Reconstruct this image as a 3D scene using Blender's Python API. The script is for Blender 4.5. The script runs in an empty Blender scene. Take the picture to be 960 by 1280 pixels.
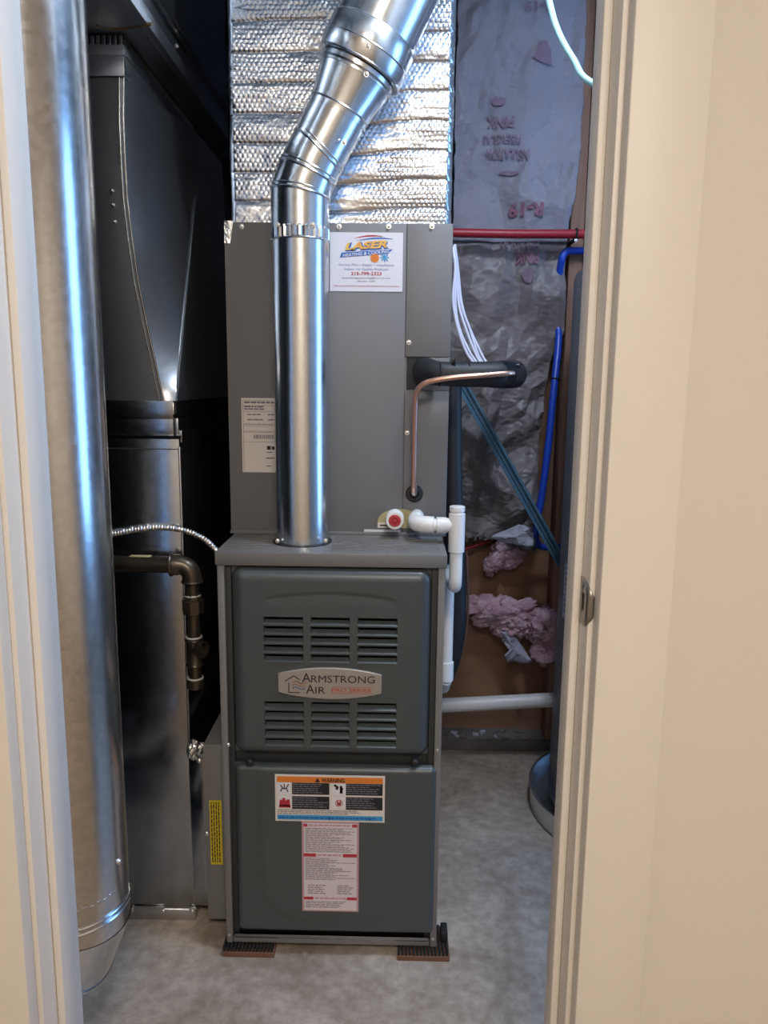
import bpy, bmesh, math, random
import numpy as np
from mathutils import Vector, Matrix, noise as mnoise

random.seed(4)
scene = bpy.context.scene
COL = scene.collection

# ------------------------------------------------------------------ camera, world, light, exposure
FPX = 961.0                                   # focal length in pixels of the 960 x 1280 frame
CAM = Vector((0.0, 0.0, 1.2))
ROT = (Matrix.Rotation(math.radians(0.9), 3, 'Z') @ Matrix.Rotation(math.radians(90 - 9.63), 3, 'X')
       @ Matrix.Rotation(math.radians(0.62), 3, 'Z'))
cam_data = bpy.data.cameras.new('camera')
cam_data.sensor_fit = 'VERTICAL'
cam_data.sensor_height = 36.0
cam_data.lens = FPX / 1280.0 * 36.0
cam_data.clip_start = 0.02
cam = bpy.data.objects.new('camera', cam_data)
cam.matrix_world = Matrix.Translation(CAM) @ ROT.to_4x4()
COL.objects.link(cam)
scene.camera = cam

world = bpy.data.worlds.new('world')
scene.world = world
world.use_nodes = True
world.node_tree.nodes['Background'].inputs[0].default_value = (0.22, 0.49, 1.0, 1)
world.node_tree.nodes['Background'].inputs[1].default_value = 5.6

def area_light(name, loc, rot, size, size_y, energy, color):
    l = bpy.data.lights.new(name, 'AREA')
    l.shape = 'RECTANGLE'; l.size = size; l.size_y = size_y
    l.energy = energy; l.color = color
    o = bpy.data.objects.new(name, l)
    o.location = loc; o.rotation_euler = rot
    COL.objects.link(o)
    return o
HALL_LAMP = (0.16, -0.95, 2.40)
CLOSET_LAMP = (0.36, 1.20, 2.36)
area_light('hall_lamp_light', (HALL_LAMP[0], HALL_LAMP[1], 2.365), (0, 0, 0), 0.6, 0.6, 36, (1.0, 0.92, 0.83))
area_light('closet_lamp_light', (CLOSET_LAMP[0], CLOSET_LAMP[1], 2.325), (0, 0, 0), 0.20, 0.20, 11, (0.70, 0.82, 1.0))
sky_portal = area_light('assumed_window_portal', (1.77, 1.42, 1.35), (0, math.radians(90), 0), 1.60, 0.66, 10, (1, 1, 1))  # sky portal for the assumed window
sky_portal.data.cycles.is_portal = True

scene.view_settings.view_transform = 'Standard'
scene.view_settings.look = 'None'
scene.view_settings.gamma = 1.0
scene.view_settings.use_curve_mapping = False
scene.view_settings.exposure = 0.36

# ------------------------------------------------------------------ helpers: measuring
def P(px, py, Y=None, X=None, Z=None):
    """world point seen at a photo pixel, on the given plane of the room"""
    d = ROT @ Vector(((px - 480) / FPX, -(py - 640) / FPX, -1))
    if Y is not None: t = (Y - CAM.y) / d.y
    elif X is not None: t = (X - CAM.x) / d.x
    else: t = (Z - CAM.z) / d.z
    return CAM + d * t

def lin(h):
    h = h.lstrip('#')
    out = []
    for i in (0, 2, 4):
        c = int(h[i:i+2], 16) / 255
        out.append(c / 12.92 if c <= 0.04045 else ((c + 0.055) / 1.055) ** 2.4)
    return tuple(out) + (1.0,)

def _hash(ix, iy, seed):
    n = (ix.astype(np.int64) * 374761393 + iy.astype(np.int64) * 668265263 + seed * 974711) & 0xFFFFFFFF
    n = ((n ^ (n >> 13)) * 1274126177) & 0xFFFFFFFF
    return ((n ^ (n >> 16)) & 0xFFFF) / 65535.0
def vnoise(x, y, seed=0):
    x = np.asarray(x, float); y = np.asarray(y, float)
    ix = np.floor(x); iy = np.floor(y); fx = x - ix; fy = y - iy
    fx = fx * fx * (3 - 2 * fx); fy = fy * fy * (3 - 2 * fy)
    a = _hash(ix, iy, seed); b = _hash(ix + 1, iy, seed); c = _hash(ix, iy + 1, seed); d = _hash(ix + 1, iy + 1, seed)
    return (a * (1 - fx) + b * fx) * (1 - fy) + (c * (1 - fx) + d * fx) * fy
def fbm(x, y, seed=0, octv=4):
    s = 0; a = 0.5
    for k in range(octv):
        s = s + a * vnoise(x, y, seed + k * 17); x = x * 2.03; y = y * 2.03; a *= 0.5
    return s
def cells(x, y, size, seed):
    """distance to the nearest of a jittered set of points: facets that meet in sharp creases"""
    gx = x / size; gy = y / size; ix = np.floor(gx); iy = np.floor(gy); best = np.full(np.shape(gx), 9.0)
    for a in (-1, 0, 1):
        for b in (-1, 0, 1):
            px = ix + a + _hash(ix + a, iy + b, seed); py = iy + b + _hash(ix + a, iy + b, seed + 5)
            best = np.minimum(best, np.hypot(gx - px, gy - py))
    return best * size
def facets(x, y, size, seed):
    """random heights on a triangle lattice, joined by flat facets"""
    x = x / size; y = y / size; k = (x + y) * .366
    i = np.floor(x + k); j = np.floor(y + k); u = x + k - i; v = y + k - j
    h00 = _hash(i, j, seed); h10 = _hash(i + 1, j, seed); h01 = _hash(i, j + 1, seed); h11 = _hash(i + 1, j + 1, seed)
    return np.where(u > v, h00 * (1 - u) + h10 * (u - v) + h11 * v, h00 * (1 - v) + h01 * (v - u) + h11 * u) * size
def crumple(x, y, seed=0):
    x = np.asarray(x, float); y = np.asarray(y, float)
    wx = x + .05 * (fbm(x * 7, y * 7, seed + 1, 2) - .4); wy = y + .05 * (fbm(x * 7, y * 7, seed + 2, 2) - .4)
    a = .35 * wx + .9 * wy; b = .9 * wx - .35 * wy
    return .55 * facets(wx * 1.4, wy, .17, seed) + .6 * facets(a, b * 1.7, .085, seed + 11) + .55 * facets(b * 1.5, a, .040, seed + 23) * (1.5 * vnoise(x * 9, y * 9, seed + 4)) + .30 * facets(wx, wy * 1.8, .017, seed + 31)

# ------------------------------------------------------------------ helpers: materials
def mat(name, col, rough=0.5, metal=0.0, col2=None, nscale=8.0, bump=None, detail=4, voronoi=False, rvar=0.0, stretch=None, spec=0.5, coat=0.0):
    m = bpy.data.materials.new(name); m.use_nodes = True
    nt = m.node_tree; b = nt.nodes['Principled BSDF']
    c1 = lin(col) if isinstance(col, str) else col
    b.inputs['Base Color'].default_value = c1
    b.inputs['Roughness'].default_value = rough
    b.inputs['Metallic'].default_value = metal
    b.inputs['Specular IOR Level'].default_value = spec
    if coat:
        b.inputs['Coat Weight'].default_value = coat
        b.inputs['Coat Roughness'].default_value = 0.15
    src = None
    if col2 or rvar or bump:
        tc = nt.nodes.new('ShaderNodeTexCoord'); mp = nt.nodes.new('ShaderNodeMapping')
        if stretch: mp.inputs['Scale'].default_value = stretch
        nt.links.new(tc.outputs['Object'], mp.inputs['Vector'])
        src = mp.outputs['Vector']
    if col2 or rvar:
        if voronoi:
            n = nt.nodes.new('ShaderNodeTexVoronoi'); n.inputs['Scale'].default_value = nscale
            sep = nt.nodes.new('ShaderNodeSeparateColor'); nt.links.new(n.outputs['Color'], sep.inputs[0]); fac = sep.outputs[0]
        else:
            n = nt.nodes.new('ShaderNodeTexNoise'); n.inputs['Scale'].default_value = nscale
            n.inputs['Detail'].default_value = detail; fac = n.outputs['Fac']
        nt.links.new(src, n.inputs['Vector'])
        if col2:
            r = nt.nodes.new('ShaderNodeValToRGB')
            r.color_ramp.elements[0].position = 0.3; r.color_ramp.elements[1].position = 0.7
            r.color_ramp.elements[0].color = c1
            r.color_ramp.elements[1].color = lin(col2) if isinstance(col2, str) else col2
            nt.links.new(fac, r.inputs[0]); nt.links.new(r.outputs[0], b.inputs['Base Color'])
        if rvar:
            mr = nt.nodes.new('ShaderNodeMapRange')
            mr.inputs['To Min'].default_value = rough - rvar; mr.inputs['To Max'].default_value = rough + rvar
            nt.links.new(fac, mr.inputs[0]); nt.links.new(mr.outputs[0], b.inputs['Roughness'])
    if bump:
        n2 = nt.nodes.new('ShaderNodeTexNoise'); n2.inputs['Scale'].default_value = bump[0]; n2.inputs['Detail'].default_value = 5
        bp = nt.nodes.new('ShaderNodeBump'); bp.inputs['Strength'].default_value = bump[1]; bp.inputs['Distance'].default_value = bump[2] if len(bump) > 2 else 0.002
        nt.links.new(src, n2.inputs['Vector']); nt.links.new(n2.outputs['Fac'], bp.inputs['Height'])
        nt.links.new(bp.outputs[0], b.inputs['Normal'])
    return m

M = {}
M['cream'] = mat('cream_paint', '#e0d9cf', 0.45, bump=(60, 0.05))
M['wallpaint'] = mat('wall_paint', '#d8d0c6', 0.7, bump=(150, 0.1))
M['whitewall'] = mat('closet_drywall', '#c9c9c8', 0.8, bump=(150, 0.1))
M['darkwall'] = mat('shade_dark_wall', '#3b3836', 0.9, col2='#2c2a2a', nscale=3)  # dark colour stands in for shade on the left of the closet
M['ceiling'] = mat('ceiling_paint', '#d8d6d2', 0.9)
M['hallfloor'] = mat('hall_carpet', '#a08f7c', 0.95, col2='#8d7d6c', nscale=60, bump=(300, 0.4))
def concrete():
    m = bpy.data.materials.new('concrete_slab'); m.use_nodes = True; nt = m.node_tree; b = nt.nodes['Principled BSDF']
    tc = nt.nodes.new('ShaderNodeTexCoord')
    def nz(scale, detail, rough=.6, dist=0):
        n = nt.nodes.new('ShaderNodeTexNoise'); n.inputs['Scale'].default_value = scale; n.inputs['Detail'].default_value = detail
        n.inputs['Roughness'].default_value = rough; n.inputs['Distortion'].default_value = dist
        nt.links.new(tc.outputs['Object'], n.inputs['Vector']); return n.outputs['Fac']
    def ramp(f, p0, c0, p1, c1):
        r = nt.nodes.new('ShaderNodeValToRGB'); e = r.color_ramp.elements
        e[0].position = p0; e[0].color = lin(c0); e[1].position = p1; e[1].color = lin(c1); nt.links.new(f, r.inputs[0]); return r.outputs[0]
    def mix(kind, f, a, c):
        x = nt.nodes.new('ShaderNodeMix'); x.data_type = 'RGBA'; x.blend_type = kind
        if isinstance(f, float): x.inputs['Factor'].default_value = f
        else: nt.links.new(f, x.inputs['Factor'])
        nt.links.new(a, x.inputs[6])
        if isinstance(c, tuple): x.inputs[7].default_value = c
        else: nt.links.new(c, x.inputs[7])
        return x.outputs[2]
    base = ramp(nz(5.5, 9, .68, .6), .34, '#9b8c7d', .66, '#c3b5a7')
    fine = ramp(nz(42, 6), .35, '#b8b2ac', .65, '#ffffff')
    col = mix('MULTIPLY', .55, base, fine)
    spot = ramp(nz(17, 5, .7, .3), .66, '#000000', .76, '#ffffff')
    sep = nt.nodes.new('ShaderNodeRGBToBW'); nt.links.new(spot, sep.inputs[0])
    col = mix('MIX', sep.outputs[0], col, lin('#c3bcb6'))
    nt.links.new(col, b.inputs['Base Color']); b.inputs['Roughness'].default_value = .5
    bp = nt.nodes.new('ShaderNodeBump'); bp.inputs['Strength'].default_value = .12; bp.inputs['Distance'].default_value = .003
    nt.links.new(nz(40, 6), bp.inputs['Height']); nt.links.new(bp.outputs[0], b.inputs['Normal'])
    return m
M['concrete'] = concrete()
M['galv'] = mat('galvanized_steel', (0.66, 0.68, 0.70, 1), 0.23, 1.0, col2=(0.70, 0.715, 0.73, 1), nscale=120, voronoi=True, rvar=0.02, bump=(9, 0.06, 0.004))
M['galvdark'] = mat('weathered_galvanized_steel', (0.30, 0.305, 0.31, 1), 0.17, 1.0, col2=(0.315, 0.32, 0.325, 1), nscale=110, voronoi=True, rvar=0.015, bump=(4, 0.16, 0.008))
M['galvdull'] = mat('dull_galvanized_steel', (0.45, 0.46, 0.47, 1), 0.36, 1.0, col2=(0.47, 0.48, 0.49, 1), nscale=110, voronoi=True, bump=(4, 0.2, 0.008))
M['galvseam'] = mat('bare_steel_seam', (0.5, 0.5, 0.5, 1), 0.3, 1.0)
M['bigpipe'] = mat('bright_galvanized_pipe', (0.58, 0.59, 0.60, 1), 0.22, 1.0, col2=(0.63, 0.64, 0.65, 1), nscale=110, voronoi=True, rvar=0.02, bump=(4, 0.12, 0.006))
M['foil'] = mat('bubble_foil', (0.62, 0.645, 0.68, 1), 0.25, 1.0, bump=(90, 0.25, 0.003))
M['tape'] = mat('foil_tape', (0.85, 0.84, 0.80, 1), 0.28, 1.0, bump=(120, 0.8, 0.004))
M['paint'] = mat('grey_cabinet_paint', '#767371', 0.5, bump=(400, 0.05), spec=0.4)
M['lid'] = mat('grey_lid_paint', '#6f6d6a', 0.4, bump=(400, 0.05))
M['door'] = mat('charcoal_door_paint', '#454a4a', 0.36, bump=(350, 0.08))
M['doordark'] = mat('dark_inner_frame', '#2b2d2d', 0.6)
M['badge'] = mat('brushed_silver_badge', '#a39b92', 0.42, 0.35)
M['ink'] = mat('black_ink', '#1b1a1c', 0.6)
M['inkgrey'] = mat('grey_fine_print', '#77727a', 0.7)
M['inklight'] = mat('pale_fine_print', '#8b858c', 0.7)
M['inkred'] = mat('red_ink', '#b32f3c', 0.6)
M['inkpink'] = mat('faded_red_print', '#b98d91', 0.7)
M['inkorange'] = mat('orange_red_ink', '#b4553f', 0.6)
M['inkblue'] = mat('blue_ink', '#1f62ae', 0.6)
M['inkpale'] = mat('pale_blue_ink', '#7d86b6', 0.7)
M['sticker'] = mat('white_label_paper', '#dcd8da', 0.5)
M['cream_label'] = mat('cream_label_paper', '#d9cfc4', 0.5)
M['pinklabel'] = mat('pink_white_label', '#d6c9ca', 0.5)
M['lightblue'] = mat('light_blue_print', '#3f95c2', 0.55)
M['orange'] = mat('orange_print', '#d97a2c', 0.55)
M['gold'] = mat('gold_orange_print', '#e0963f', 0.55, col2='#eec25a', nscale=60)
M['yellow'] = mat('yellow_sticker', '#c9b21c', 0.55)
M['yellowdull'] = mat('pale_yellow_sticker', '#b3a878', 0.55)
M['sealant'] = mat('brown_duct_sealant', '#5d4d33', 0.6, bump=(80, .5))
M['pvc'] = mat('white_pvc', '#e6e3df', 0.35)
M['redplastic'] = mat('red_plastic', '#b5343a', 0.45)
M['copper'] = mat('copper_tube', (0.80, 0.47, 0.36, 1), 0.3, 1.0, rvar=0.08, nscale=30)
M['solder'] = mat('solder_joint', (0.6, 0.58, 0.56, 1), 0.4, 1.0)
M['foam'] = mat('black_foam', '#17181b', 0.55, bump=(60, 0.25))
M['vinyl'] = mat('black_vinyl_tape', '#0d0d10', 0.15)
M['rubber'] = mat('black_rubber', '#1a1a1b', 0.6)
M['iron'] = mat('black_iron_pipe', '#453e35', 0.32, 0.75, col2='#5a5043', nscale=20, bump=(80, 0.2))
M['dope'] = mat('white_thread_sealant', '#b9b8b2', 0.5)
M['steel'] = mat('bright_zinc_screw', (0.72, 0.72, 0.72, 1), 0.3, 1.0)
M['conduit'] = mat('flexible_conduit_steel', (0.78, 0.73, 0.68, 1), 0.3, 1.0)
M['kraft'] = mat('kraft_insulation_facing', '#858089', 0.7, col2='#96919b', nscale=4, detail=6, bump=(50, 0.2))
M['kraftback'] = mat('brown_crumpled_facing', '#6d6565', 0.45, col2='#898182', nscale=5, detail=6, bump=(50, 0.25))
M['pink'] = mat('pink_fiberglass', '#b98896', 0.95, col2='#dcc2cb', nscale=22, detail=8, bump=(160, 1.0, 0.006))
M['scrap'] = mat('pale_paper_scrap', '#a9aab8', 0.8, bump=(40, 0.3))
M['stud'] = mat('framing_lumber', '#876656', 0.8, col2='#9c7a66', nscale=6, stretch=(8, 8, 0.6), bump=(30, 0.2))
M['plywood'] = mat('plywood_sheathing', '#86644c', 0.75, col2='#a37d60', nscale=5, detail=7, stretch=(0.7, 1, 4), bump=(30, 0.2))
M['woodblock'] = mat('brown_wood_block', '#7b5843', 0.7, col2='#6a4a38', nscale=12, stretch=(0.5, 4, 4))
M['plate'] = mat('dusty_sill_plate', '#77736f', 0.85, col2='#5f5a58', nscale=14, detail=7, bump=(40, 0.3))
M['redpex'] = mat('red_pex', '#a3232f', 0.4)
M['bluepex'] = mat('blue_pex', '#1b46b8', 0.35)
M['teal'] = mat('teal_painted_steel', '#4f768d', 0.45, 0.1)
M['wirewhite'] = mat('white_cable_jacket', '#c6c3d0', 0.45)
M['wireteal'] = mat('pale_aqua_cable_jacket', '#a9d6d6', 0.4)
M['wirebrown'] = mat('brown_wire_jacket', '#5e4236', 0.5)
M['heater'] = mat('grey_enamel_jacket', '#6a6c70', 0.4)
M['heaterlabel'] = mat('pale_heater_label', '#aab4c4', 0.5)
M['pan'] = mat('aluminium_drain_pan', (0.75, 0.77, 0.8, 1), 0.3, 1.0, bump=(12, 0.2, 0.004))
M['strike'] = mat('aged_steel_strike', (0.33, 0.31, 0.28, 1), 0.35, 1.0)
M['lampshade'] = mat('frosted_lamp_diffuser', '#f0eee8', 0.6)
def glass():
    m = bpy.data.materials.new('window_glass'); m.use_nodes = True; nt = m.node_tree; nt.nodes.clear()
    o = nt.nodes.new('ShaderNodeOutputMaterial'); t = nt.nodes.new('ShaderNodeBsdfTransparent'); g = nt.nodes.new('ShaderNodeBsdfGlossy')
    g.inputs['Roughness'].default_value = 0.02; mx = nt.nodes.new('ShaderNodeMixShader'); mx.inputs[0].default_value = .06
    nt.links.new(t.outputs[0], mx.inputs[1]); nt.links.new(g.outputs[0], mx.inputs[2]); nt.links.new(mx.outputs[0], o.inputs[0]); return m
M['glass'] = glass()
def emit(name, col, s):
    m = bpy.data.materials.new(name); m.use_nodes = True
    b = m.node_tree.nodes['Principled BSDF']
    b.inputs['Base Color'].default_value = col; b.inputs['Emission Color'].default_value = col; b.inputs['Emission Strength'].default_value = s
    return m
M['warmlamp'] = emit('warm_lamp_diffuser', (1.0, 0.82, 0.6, 1), 6)
M['coollamp'] = emit('cool_lamp_diffuser', (0.65, 0.8, 1.0, 1), 12)

# ------------------------------------------------------------------ helpers: objects
ORG = {}      # world origin of every object
def props(o, label=None, cat=None, group=None, kind=None):
    if label: o['label'] = label
    if cat: o['category'] = cat
    if group: o['group'] = group
    if kind: o['kind'] = kind
    return o
def thing(name, loc, label, cat, group=None, kind=None):
    o = bpy.data.objects.new(name, None); COL.objects.link(o)
    o.location = loc; o.empty_display_size = 0.05
    ORG[o] = Vector(loc)
    return props(o, label, cat, group, kind)

def link_mesh(name, me, m, parent=None, smooth=40, label=None, cat=None, group=None, kind=None):
    """me is in world coordinates; it is moved to its thing's origin"""
    n = len(me.vertices)
    co = np.empty(n * 3); me.vertices.foreach_get('co', co); co = co.reshape(-1, 3)
    if parent is not None: org = ORG[parent]
    else:
        lo = co.min(0); hi = co.max(0); org = Vector(((lo[0] + hi[0]) / 2, (lo[1] + hi[1]) / 2, lo[2]))
    co = co - np.array(org); me.vertices.foreach_set('co', co.ravel())
    me.materials.clear(); me.materials.append(m if not isinstance(m, str) else M[m])
    if smooth:
        me.polygons.foreach_set('use_smooth', [True] * len(me.polygons))
        me.set_sharp_from_angle(angle=math.radians(smooth))
    me.update()
    o = bpy.data.objects.new(name, me); COL.objects.link(o)
    if parent is not None: o.parent = parent
    else: o.location = org
    ORG[o] = org
    return props(o, label, cat, group, kind)

def crv(pts, n=8):
    """Catmull-Rom through the points"""
    p = [Vector(q) for q in pts]; p = [p[0] * 2 - p[1]] + p + [p[-1] * 2 - p[-2]]
    out = []
    for i in range(1, len(p) - 2):
        for k in range(n):
            t = k / n; a, b, c, d = p[i-1], p[i], p[i+1], p[i+2]
            out.append(0.5 * ((2 * b) + (c - a) * t + (2*a - 5*b + 4*c - d) * t*t + (3*b - a - 3*c + d) * t*t*t))
    out.append(p[-2]); return out

class MB:
    def __init__(self): self.v = []; self.f = []
    def add(self, vs, fs):
        k = len(self.v); self.v += [tuple(q) for q in vs]; self.f += [tuple(i + k for i in f) for f in fs]; return self
    def box(self, x0, x1, y0, y1, z0, z1, bev=0.0, rot=None, pivot=None):
        bm = bmesh.new(); bmesh.ops.create_cube(bm, size=1)
        for v in bm.verts:
            v.co = Vector(((x0 + x1) / 2 + v.co.x * (x1 - x0), (y0 + y1) / 2 + v.co.y * (y1 - y0), (z0 + z1) / 2 + v.co.z * (z1 - z0)))
        if bev: bmesh.ops.bevel(bm, geom=bm.edges[:], offset=bev, segments=2, affect='EDGES', profile=0.5)
        if rot is not None:
            pv = Vector(pivot) if pivot is not None else Vector(((x0+x1)/2, (y0+y1)/2, (z0+z1)/2))
            for v in bm.verts: v.co = pv + rot @ (v.co - pv)
        bm.verts.index_update()
        self.add([v.co[:] for v in bm.verts], [[v.index for v in f.verts] for f in bm.faces]); bm.free(); return self
    def sweep(self, pts, r, seg=20, miter=False, cap=True):
        p = [Vector(q) for q in pts]; n = len(p)
        rr = r if hasattr(r, '__len__') else [r] * n
        d = [(p[i+1] - p[i]).normalized() if (p[i+1]-p[i]).length > 1e-9 else Vector((0, 0, 0)) for i in range(n - 1)]
        for i in range(len(d)):
            if d[i].length < 0.5: d[i] = d[i-1] if i else d[i+1]
        t = [d[0]] + [(d[i-1] + d[i]).normalized() for i in range(1, n - 1)] + [d[-1]]
        u = t[0].orthogonal().normalized()
        vs = []
        for i in range(n):
            if i:
                q = t[i-1].rotation_difference(t[i]); u = q @ u
            u = (u - t[i] * u.dot(t[i])).normalized(); w = t[i].cross(u)
            sc = 1.0
            for k in range(seg):
                a = 2 * math.pi * k / seg
                o = (u * math.cos(a) + w * math.sin(a)) * rr[i]
                if miter and 0 < i < n - 1:
                    ax = d[i] ; o = o / max(0.3, 1) if False else o
                    # stretch in the bend plane so that the segments keep their width
                    bend = (d[i] - d[i-1])
                    if bend.length > 1e-6:
                        bn = (bend - t[i] * bend.dot(t[i])).normalized(); ca = t[i].dot(d[i])
                        o = o + bn * o.dot(bn) * (1 / ca - 1)
                vs.append(p[i] + o)
        fs = []
        for i in range(n - 1):
            for k in range(seg):
                a = i * seg + k; b = i * seg + (k + 1) % seg
                fs.append((a, b, b + seg, a + seg))
        if cap:
            fs.append(tuple(range(seg))[::-1]); fs.append(tuple(range((n-1)*seg, n*seg)))
        return self.add(vs, fs)
    def ring(self, c, axis, R, r, seg=28, tube=6):
        c = Vector(c); ax = Vector(axis).normalized(); u = ax.orthogonal().normalized(); w = ax.cross(u)
        vs = []; fs = []
        for i in range(seg):
            a = 2 * math.pi * i / seg; e = u * math.cos(a) + w * math.sin(a)
            for k in range(tube):
                b = 2 * math.pi * k / tube
                vs.append(c + e * (R + r * math.cos(b)) + ax * r * math.sin(b))
        for i in range(seg):
            for k in range(tube):
                fs.append((i*tube+k, i*tube+(k+1) % tube, ((i+1) % seg)*tube+(k+1) % tube, ((i+1) % seg)*tube+k))
        return self.add(vs, fs)
    def cyl(self, a, b, r, seg=16): return self.sweep([a, b], r, seg)
    def lathe(self, base, prof, axis=(0, 0, 1), seg=32, cap=True):
        """prof: (radius, distance along the axis)"""
        ax = Vector(axis).normalized(); b = Vector(base); u = ax.orthogonal().normalized(); w = ax.cross(u)
        vs = []; fs = []; n = len(prof)
        for (r, h) in prof:
            for k in range(seg):
                a = 2 * math.pi * k / seg; vs.append(b + ax * h + (u * math.cos(a) + w * math.sin(a)) * r)
        for i in range(n - 1):
            for k in range(seg):
                a = i*seg+k; c = i*seg+(k+1) % seg; fs.append((a, c, c+seg, a+seg))
        if cap: fs.append(tuple(range(seg))[::-1]); fs.append(tuple(range((n-1)*seg, n*seg)))
        return self.add(vs, fs)
    def prism(self, outline, y0, y1):
        """outline in (x, z), counter-clockwise seen from -Y; front at y0"""
        n = len(outline)
        vs = [(x, y0, z) for x, z in outline] + [(x, y1, z) for x, z in outline]
        fs = [tuple(range(n)), tuple(range(n, 2*n))[::-1]] + [(i, n+i, n+(i+1) % n, (i+1) % n) for i in range(n)]
        return self.add(vs, fs)
    def rect(self, x0, x1, z0, z1, y, t=0.0004):
        return self.prism([(x0, z0), (x1, z0), (x1, z1), (x0, z1)], y, y + t)
    def mesh(self, name='m'):
        me = bpy.data.meshes.new(name); me.from_pydata(self.v, [], self.f); me.update(); return me
    def build(self, name, m, parent=None, fix=True, **kw):
        me = self.mesh(name)
        if fix:
            bm = bmesh.new(); bm.from_mesh(me); bmesh.ops.recalc_face_normals(bm, faces=bm.faces); bm.to_mesh(me); bm.free()
        return link_mesh(name, me, m, parent, **kw)

def grid_mesh(name, X, Y, Z, m, parent=None, mask=None, **kw):
    """X, Y, Z: 2-D arrays; faces look towards -Y when columns run +X and rows run +Z"""
    nr, nc = X.shape
    co = np.stack([X, Y, Z], -1).reshape(-1, 3)
    idx = np.arange(nr * nc).reshape(nr, nc)
    q = np.stack([idx[:-1, :-1], idx[:-1, 1:], idx[1:, 1:], idx[1:, :-1]], -1).reshape(-1, 4)
    if mask is not None: q = q[mask.reshape(-1)]
    me = bpy.data.meshes.new(name); me.from_pydata(co.tolist(), [], q.tolist()); me.update()
    return link_mesh(name, me, m, parent, **kw)

def lettering(txt, cx, cz, y, size, m, parent, width=None, bold=0.0, shear=0.0, rot=0.0, align='CENTER', name='lettering', warp=None, thick=0.0):
    cu = bpy.data.curves.new('t', 'FONT'); cu.body = txt; cu.size = 1.0
    cu.align_x = 'LEFT'; cu.offset = bold; cu.shear = shear; cu.resolution_u = 3
    ob = bpy.data.objects.new('t', cu)
    me = bpy.data.meshes.new_from_object(ob)
    bpy.data.objects.remove(ob); bpy.data.curves.remove(cu)
    if warp is not None:
        bm = bmesh.new(); bm.from_mesh(me); bmesh.ops.subdivide_edges(bm, edges=bm.edges[:], cuts=4, use_grid_fill=True); bm.to_mesh(me); bm.free()
    n = len(me.vertices); co = np.empty(n * 3); me.vertices.foreach_get('co', co); co = co.reshape(-1, 3)
    lo = co.min(0); hi = co.max(0)
    sx = size; w = (hi[0] - lo[0]) * size
    if width: sx = size * width / w; w = width
    x = (co[:, 0] - lo[0]) * sx - (w / 2 if align == 'CENTER' else 0)
    z = (co[:, 1] - 0.35) * size
    c, s = math.cos(rot), math.sin(rot)
    X = cx + x * c - z * s; Z = cz + x * s + z * c
    Yv = np.full(n, y) if warp is None else warp(X, Z)
    me.vertices.foreach_set('co', np.stack([X, Yv, Z], -1).ravel())
    return link_mesh(name, me, m, parent, smooth=0)

def fine_print(mb, x0, x1, z0, z1, y, rows, seed=1, fill=0.62, ragged=0.3):
    rng = random.Random(seed); h = (z1 - z0) / rows
    for i in range(rows):
        zt = z1 - i * h; x = x0; end = x1 - (rng.random() * ragged * (x1 - x0))
        while x < end:
            w = min((0.004 + rng.random() * 0.010), end - x)
            mb.add([(x, y, zt - h * fill), (x + w, y, zt - h * fill), (x + w, y, zt), (x, y, zt)], [(0, 1, 2, 3)])
            x += w + 0.0016

def screw(p, parent, d=(0, -1, 0), r=0.005, m='steel'):
    d = Vector(d).normalized()
    mb = MB().lathe(Vector(p), [(r * 1.25, -0.002), (r * 1.25, 0.0006), (r * 0.85, 0.0006), (r * 0.8, 0.0035), (r * 0.45, 0.0042)], d, 8)
    return mb.build('screw', m, parent)

# ------------------------------------------------------------------ the setting
JX, JL = 0.230, -0.457            # faces of the right and left door jamb
WY0, WY1 = 0.884, 1.000           # hall side and closet side of the door wall
HEAD = 2.03
def st(name, mb, m, parent=None, label=None, **kw):
    return mb.build(name, m, parent, kind=None if parent else 'structure', label=label, **kw)

st('floor', MB().box(-1.1, 1.72, WY0, 2.62, -0.1, 0), 'concrete', label='bare mottled concrete slab floor of the utility closet')
st('floor_hall', MB().box(-1.6, 1.72, -1.9, WY0, -0.1, 0.0), 'hallfloor', label='beige floor of the hall outside the closet')
st('ceiling', MB().box(-1.7, 1.82, -2.0, 2.72, 2.44, 2.54), 'ceiling', label='plain white ceiling over hall and closet')
wf = MB()
wf.box(-1.6, JL - 0.019, WY0, WY1, 0, 2.44); wf.box(JX + 0.019, 1.72, WY0, WY1, 0, 2.44)
wf.box(JL - 0.019, JX + 0.019, WY0, WY1, HEAD + 0.019, 2.44)
st('wall_front', wf, 'wallpaint', label='beige painted wall with the closet doorway', smooth=0)
st('wall_hall_back', MB().box(-1.7, 1.82, -2.0, -1.9, 0, 2.44), 'wallpaint', label='beige hall wall opposite the closet')
st('wall_hall_left', MB().box(-1.7, -1.6, -1.9, WY1, 0, 2.44), 'wallpaint', label='beige hall side wall on the duct side')
st('wall_hall_right', MB().box(1.72, 1.82, -1.9, WY1, 0, 2.44), 'wallpaint', label='beige hall side wall on the heater side')
st('wall_left', MB().box(-1.2, -1.1, WY1, 2.62, 0, 2.44), 'darkwall', label='closet side wall behind the return duct, coloured dark as shade')
wr = MB(); WA, WB, WZ0, WZ1 = 1.09, 1.75, 0.55, 2.15
wr.box(1.72, 1.82, WY1, WA, 0, 2.44); wr.box(1.72, 1.82, WB, 2.62, 0, 2.44); wr.box(1.72, 1.82, WA, WB, 0, WZ0); wr.box(1.72, 1.82, WA, WB, WZ1, 2.44)
st('wall_right', wr, 'whitewall', label='pale closet side wall with an assumed window opening beyond the water heater', smooth=0)
wn = thing('assumed_window_1', (1.77, (WA + WB) / 2, WZ0), 'assumed tall window added in the closet side wall for bluish light', None, kind='structure')  # out-of-view window, assumed and added to bring in bluish daylight
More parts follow.
